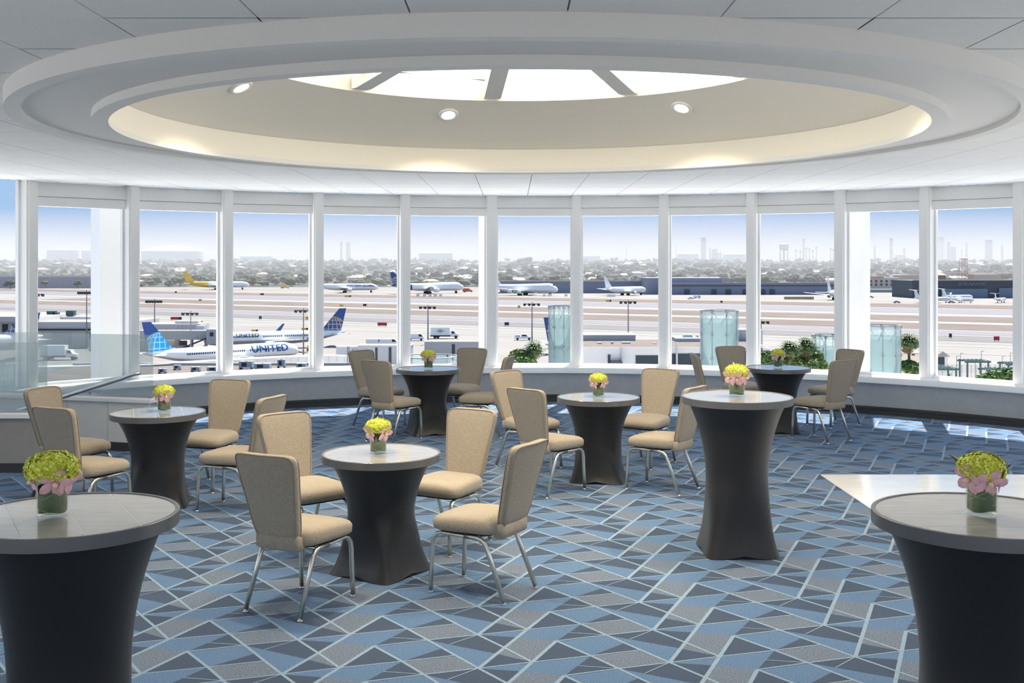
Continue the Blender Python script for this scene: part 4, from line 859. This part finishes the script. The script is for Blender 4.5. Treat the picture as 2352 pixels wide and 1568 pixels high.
b = building('dark_hangar', 'dark grey hangar with pale lettering and wide doors at far right'); slab(b,'wall',2096,2400,644,830,45,bdark); face(b,'roof_band',2096,2400,642.8,645,829,palec,1); face(b,'hangar_door',2162,2268,663,686,829,bdoor,.6); face(b,'hangar_door',2294,2345,661,686,829,bdoor,.6)
me = textmesh('ATLANTIC', 2.9, .015); me.materials.clear(); me.materials.append(bdoor); o = put('lettering', me, b, (gx(2233,828.5), 828.5, gz(652,828.5))); o.rotation_euler = (pi/2,0,0); o.scale = (1.55,1,1)
b = building('apartment_block', 'beige apartment block with clay roof right of the window column'); slab(b,'wall',1990,2068,637,1150,15,stucco); slab(b,'wall',2062,2112,632,1180,15,beige); slab(b,'roof',1994,2030,634,1149,16,roofc[0],zb=gz(638,1149)); slab(b,'roof',2046,2100,631,1179,16,roofc[1],zb=gz(633,1179)); slab(b,'garage',1988,2095,664,1010,12,bgrey)
for x in range(1998, 2060, 12): 
    for p in (643, 651): face(b,'window',x,x+5,p,p+5,1149,dglass)
b = building('brick_apartment', 'dark brick apartment block with pyramid roof behind the dark hangar'); slab(b,'wall',2150,2172,632,1150,14,mat('brown_wall', (.16,.11,.09), .9)); x0,x1 = gx(2150,1150),gx(2172,1150); MB().add([(x0-1,1149,gz(632,1150)),(x1+1,1149,gz(632,1150)),(x1+1,1166,gz(632,1150)),(x0-1,1166,gz(632,1150)),((x0+x1)/2,1157,gz(622,1150))], [(0,1,4),(1,2,4),(2,3,4),(3,0,4)]).build('roof', roofc[0], b); slab(b,'wing',2236,2300,630,1150,14,beige); slab(b,'wing_roof',2176,2330,627,1165,10,roofc[1],zb=gz(630,1165))
o = lattice('red and white lattice radar tower behind the dark hangar', 'radar_tower', 2213, 596, 642, 1160, 15, mat('tower_red', (.45,.22,.18), .7), 'tower', levels=6); h_ = gz(596,1160)-gz(642,1160); MB().lathe([(.1,h_),(4.2,h_+.6),(4.4,h_+1.6),(.1,h_+2.4)], 20).build('dish', tankm, o)
# water tower, stacks, tanks
Y = 2350; s = Y/F; o = thing('water_tower', 'pale blue water tower with a bowl tank on legs', 'water tower', (gx(1800.5,Y),Y,gz(604,Y))); zt = gz(559,Y)-gz(604,Y)
MB().lathe([(.1,zt-17*s),(7*s,zt-15*s),(10.6*s,zt-12*s),(10.8*s,zt-2*s),(8*s,zt),(.1,zt+.5*s)], 24).build('tank', mat('water_tower_blue', (.20,.33,.38), .6), o, 'auto'); MB().tube([(0,0,0),(0,0,zt-15*s)], 2*s, 10).build('riser', bgrey, o)
for k in range(6): a = k*pi/3+.2; MB().tube([(10*s*cos(a),10*s*sin(a),0),(9.5*s*cos(a),9.5*s*sin(a),zt-12*s)], .9*s, 6).build('leg', bgrey, o)
for lab, px, w, pt, gal in (('slim pale chimney stack, left of a pair in the middle window',784,5,555,0),('thick chimney stack, right of a pair in the middle window',800,10,557,0),('tall dark refinery column left of the water tower',1616,11,546,1),('narrow refinery tower right of the water tower',1846,5,548,1),('short brown stack right of the window column',2009,4,564,0),('tall refinery column with ring platforms in the right window',2047,7,547,1),('short refinery stack right of the tall column',2077,5,570,0),
        ('thick refinery column beside the pipe rack',2179,7,556,1),('squat refinery vessel in the rightmost window',2190,11,567,0),('slim stack in the middle of the rightmost window',2220,4.5,558,0),('wide caged refinery column in the rightmost window',2271,15,551,1),('slim stack at the right edge of the rightmost window',2302,5,563,0),('small stack right of the squat vessel',2209,3,572,0),('thin refinery stack left of the apartment blocks',1640,6,572,1)):
    Y = 2900; s = Y/F; z0 = tz(Y)-3; o = thing('refinery_stack', lab, 'chimney', (gx(px,Y),Y,z0)); h = gz(pt,Y)-z0
    MB().tube([(0,0,0),(0,0,h)], [w*s*.56, w*s*.48], 12).build('shaft', stackm, o, 'auto')
    for k in range(6 if gal else 2): z = h*(1-.09*k); MB().lathe([(w*s*.5,z-.8),(w*s*.75,z-.8),(w*s*.75,z),(w*s*.5,z)], 12).build('platform', stackm, o)
o = lattice('square steel pipe rack left in the rightmost window', 'pipe_rack', 2159, 546, 600, 2900, 17, stackm, 'frame', levels=5); 
for k in range(4): x = (-7+4.6*k)*2900/F; MB().tube([(x,0,0),(x,0,gz(544,2900)-gz(600,2900))], 1.2, 6).build('pipe', stackm, o)
o = thing('refinery_unit', 'cluster of refinery vessels and pipes right of the dark column', 'refinery', (gx(1645,2900),2900,tz(2900))); 
for k, (dx, w, pt) in enumerate(((-14,4,568),(-7,5,574),(0,6,571),(6,4,580),(11,3,578))): MB().tube([(dx*1.16,k,0),(dx*1.16,k,gz(pt,2900)-tz(2900))], w*.58, 8).build('vessel', stackm, o)
MB().b2(-18,18,-1,1,8,12).b2(-10,14,-1,1,18,21).build('pipe_deck', stackm, o)
for lab, p0, p1, pt, Y, dome in (('huge pale flat tank at far left, first of two',110,182,575,2600,0),('huge pale flat tank at far left, second',190,262,576,2600,0),('very wide white tank with domed roof at left',328,466,577,2600,1),('low white tank left of the dark refinery column',1556,1604,583,2700,1),('low white tank right of the dark refinery column',1662,1712,584,2700,1),('small white tank in the middle window',1330,1378,588,2700,0),('low white tank right of the tall column',2056,2080,585,2700,1),('long pale tank left of the middle post',962,1040,582,2600,0),('pale tank far behind the trees, second full window',552,626,589,2600,0)):
    r = (p1-p0)*Y/F/2; o = thing('storage_tank', lab, 'tank', (gx((p0+p1)/2,Y),Y,tz(Y)-4)); h = gz(pt,Y)-tz(Y)+4; MB().lathe([(r,0),(r,h)], 32).build('shell', tankm, o, True); MB().lathe([(r,h),(r*.6,h+(r*.14 if dome else .3)),(.1,h+(r*.2 if dome else .4))], 32).build('roof', tankm, o, True)
tp = MB(); H_ = 24
tp.tube([(0,0,-4),(0,0,H_)], [.5,.35], 5, 0)
for k in range(14): a = k*.449; tp.add([(0,0,H_+1),(cos(a)*2-sin(a)*.5,sin(a)*2+cos(a)*.5,H_+1.6-.8*(k % 3)),(cos(a)*3.4,sin(a)*3.4,H_+.2-1.3*(k % 3)),(cos(a)*2+sin(a)*.5,sin(a)*2-cos(a)*.5,H_+1.6-.8*(k % 3))], [(0,1,2,3)], 1)
tpm = tp.mesh('tall_palm', [barkm, palmm])
for px, pt in ((1852,569),(1859,571),(1867,575),(1875,567),(1908,570),(1914,572),(1838,576),(1828,574),(136,632),(610,612)):
    Y = 2050; tag(put('tall_palm', tpm, None, (gx(px,Y),Y,gz(pt,Y)-H_-1)), 'thin tall palm standing above the hazy far trees', 'palm tree', 'tall palms above the far trees')
def crown(seed):
    r = random.Random(seed); m = MB(); m.tube([(0,0,-.2),(0,0,.5)], [.05,.04], 5, 1)
    for k in range(11): a = r.random()*6.28; d = .42*r.random()**.6; m.ico((d*cos(a), d*sin(a), .40+.42*r.random()*(1.1-d)), (.17+.12*r.random(),.17+.12*r.random(),.13+.12*r.random()), .5, 0, 2)
    return m
crowns = [crown(s).mesh('tree', [tgreen[s % 3], barkm], True) for s in range(9)]; far = MB(); nt_ = 0; rr = random.Random(5)
GL = 'hazy round crowned tree in the suburb beyond the airfield'
for Y0, Y1, n in ((1280,1350,115),(1360,1470,160),(1480,1700,520),(1720,2050,700),(2080,2500,700)):
    for k in range(n):
        Y = Y0+(Y1-Y0)*rr.random(); px = -30+2410*(k+rr.random())/n
        if Y < 1420 and (1990 < px < 2110 or (px < 240 and Y < 1300)): continue
        h = (7 if Y < 1500 else 6)+8*rr.random()**2; w = h*(.9+.7*rr.random()); cm = crowns[rr.randrange(9)]
        if nt_ < 285:
            nt_ += 1; o = tag(put('tree', cm, None, (gx(px,Y),Y,tz(Y)-1.5), rr.random()*6), GL, 'tree', 'hazy trees of the suburb'); o.scale = (w,w,h)
        else:
            cr_ = MB()
            g_ = rr.randrange(3)
            for q in range(5): a = rr.random()*6.28; d = .4*rr.random(); cr_.ico((gx(px,Y)+d*w*cos(a), Y+d*w*sin(a), tz(Y)-1+h*(.35+.4*rr.random())), (w*(.18+.16*rr.random()),w*.3,h*(.14+.16*rr.random())), .45, g_, 1)
            far.add(cr_.v, cr_.f); far.m[-len(cr_.f):] = cr_.m
stuff(tag(far.build('woodland', tgreen, None, True), 'mass of farther hazy trees below the refinery skyline', 'trees'))
for lab, px, py, w, Y in (('dark bushy tree in front of the white warehouse, left',24,662,24,1190),('dark tree in front of the white warehouse beside the mast',178,658,18,1190),('dark tree at the right end of the white warehouse',222,660,20,1190),('narrow tree in front of the white warehouse right of the post',104,656,15,1190),('rounded grey tree standing above the others, middle window',1210,622,40,2000),('rounded grey tree standing high, left of the second post',640,624,36,2000),('broad grey tree in the rightmost window',2285,628,34,1700)):
    s = w*Y/F; o = tag(put('tree', crowns[px % 9], None, (gx(px,Y),Y,gz(py,Y)), px), lab, 'tree'); o.scale = (s,s,s*.85)
hw_ = MB().b2(-7,7,-5,5,-3,3.4).mesh('house', stucco); hr = [MB().add([(-8,-6,3.3),(8,-6,3.3),(8,6,3.3),(-8,6,3.3),(-4,0,6),(4,0,6)], [(0,1,5,4),(1,2,5),(2,3,4,5),(3,0,4)]).mesh('roof', m) for m in roofc]
for k in range(130):
    Y = 1340+900*rr.random()**1.2; px = -20+2390*rr.random(); o = tag(put('house', hw_, None, (gx(px,Y),Y,tz(Y)), rr.random()-.5), '', 'house'); rk = rr.choice((0,1,1,2)); o['label'] = 'small stucco house with %s roof among the hazy suburb trees' % ('clay red','pale tan','grey')[rk]; o['group'] = 'suburb houses with %s roofs' % ('clay','pale','grey')[rk]; put('roof', hr[rk], o); q = .8+.7*rr.random(); o.scale = (q,1,1)
up = MB().tube([(0,0,-2),(0,0,13)], .28, 5).b2(-1.3,1.3,-.1,.1,11.6,11.9).mesh('utility_pole', barkm)
for k in range(34):
    Y = 1280+150*rr.random(); px = 330+2000*(k+rr.random())/34; tag(put('utility_pole', up, None, (gx(px,Y),Y,tz(Y))), 'thin utility pole among the trees behind the airfield', 'pole', 'utility poles of the suburb')
for lab, px, pt in (('thin transmission pylon left of the dark refinery column',1553,560),('thin transmission pylon in the middle window',1439,562)):
    Y = 2700; o = thing('transmission_pylon', lab, 'pylon', (gx(px,Y),Y,tz(Y))); h = gz(pt,Y)-tz(Y); MB().tube([(0,0,-4),(0,0,h)], [1.1,.5], 5).build('mast', stackm, o); MB().b2(-3,3,-.3,.3,h*.8,h*.8+.5).b2(-3.4,3.4,-.3,.3,h*.6,h*.6+.5).build('crossarm', stackm, o)
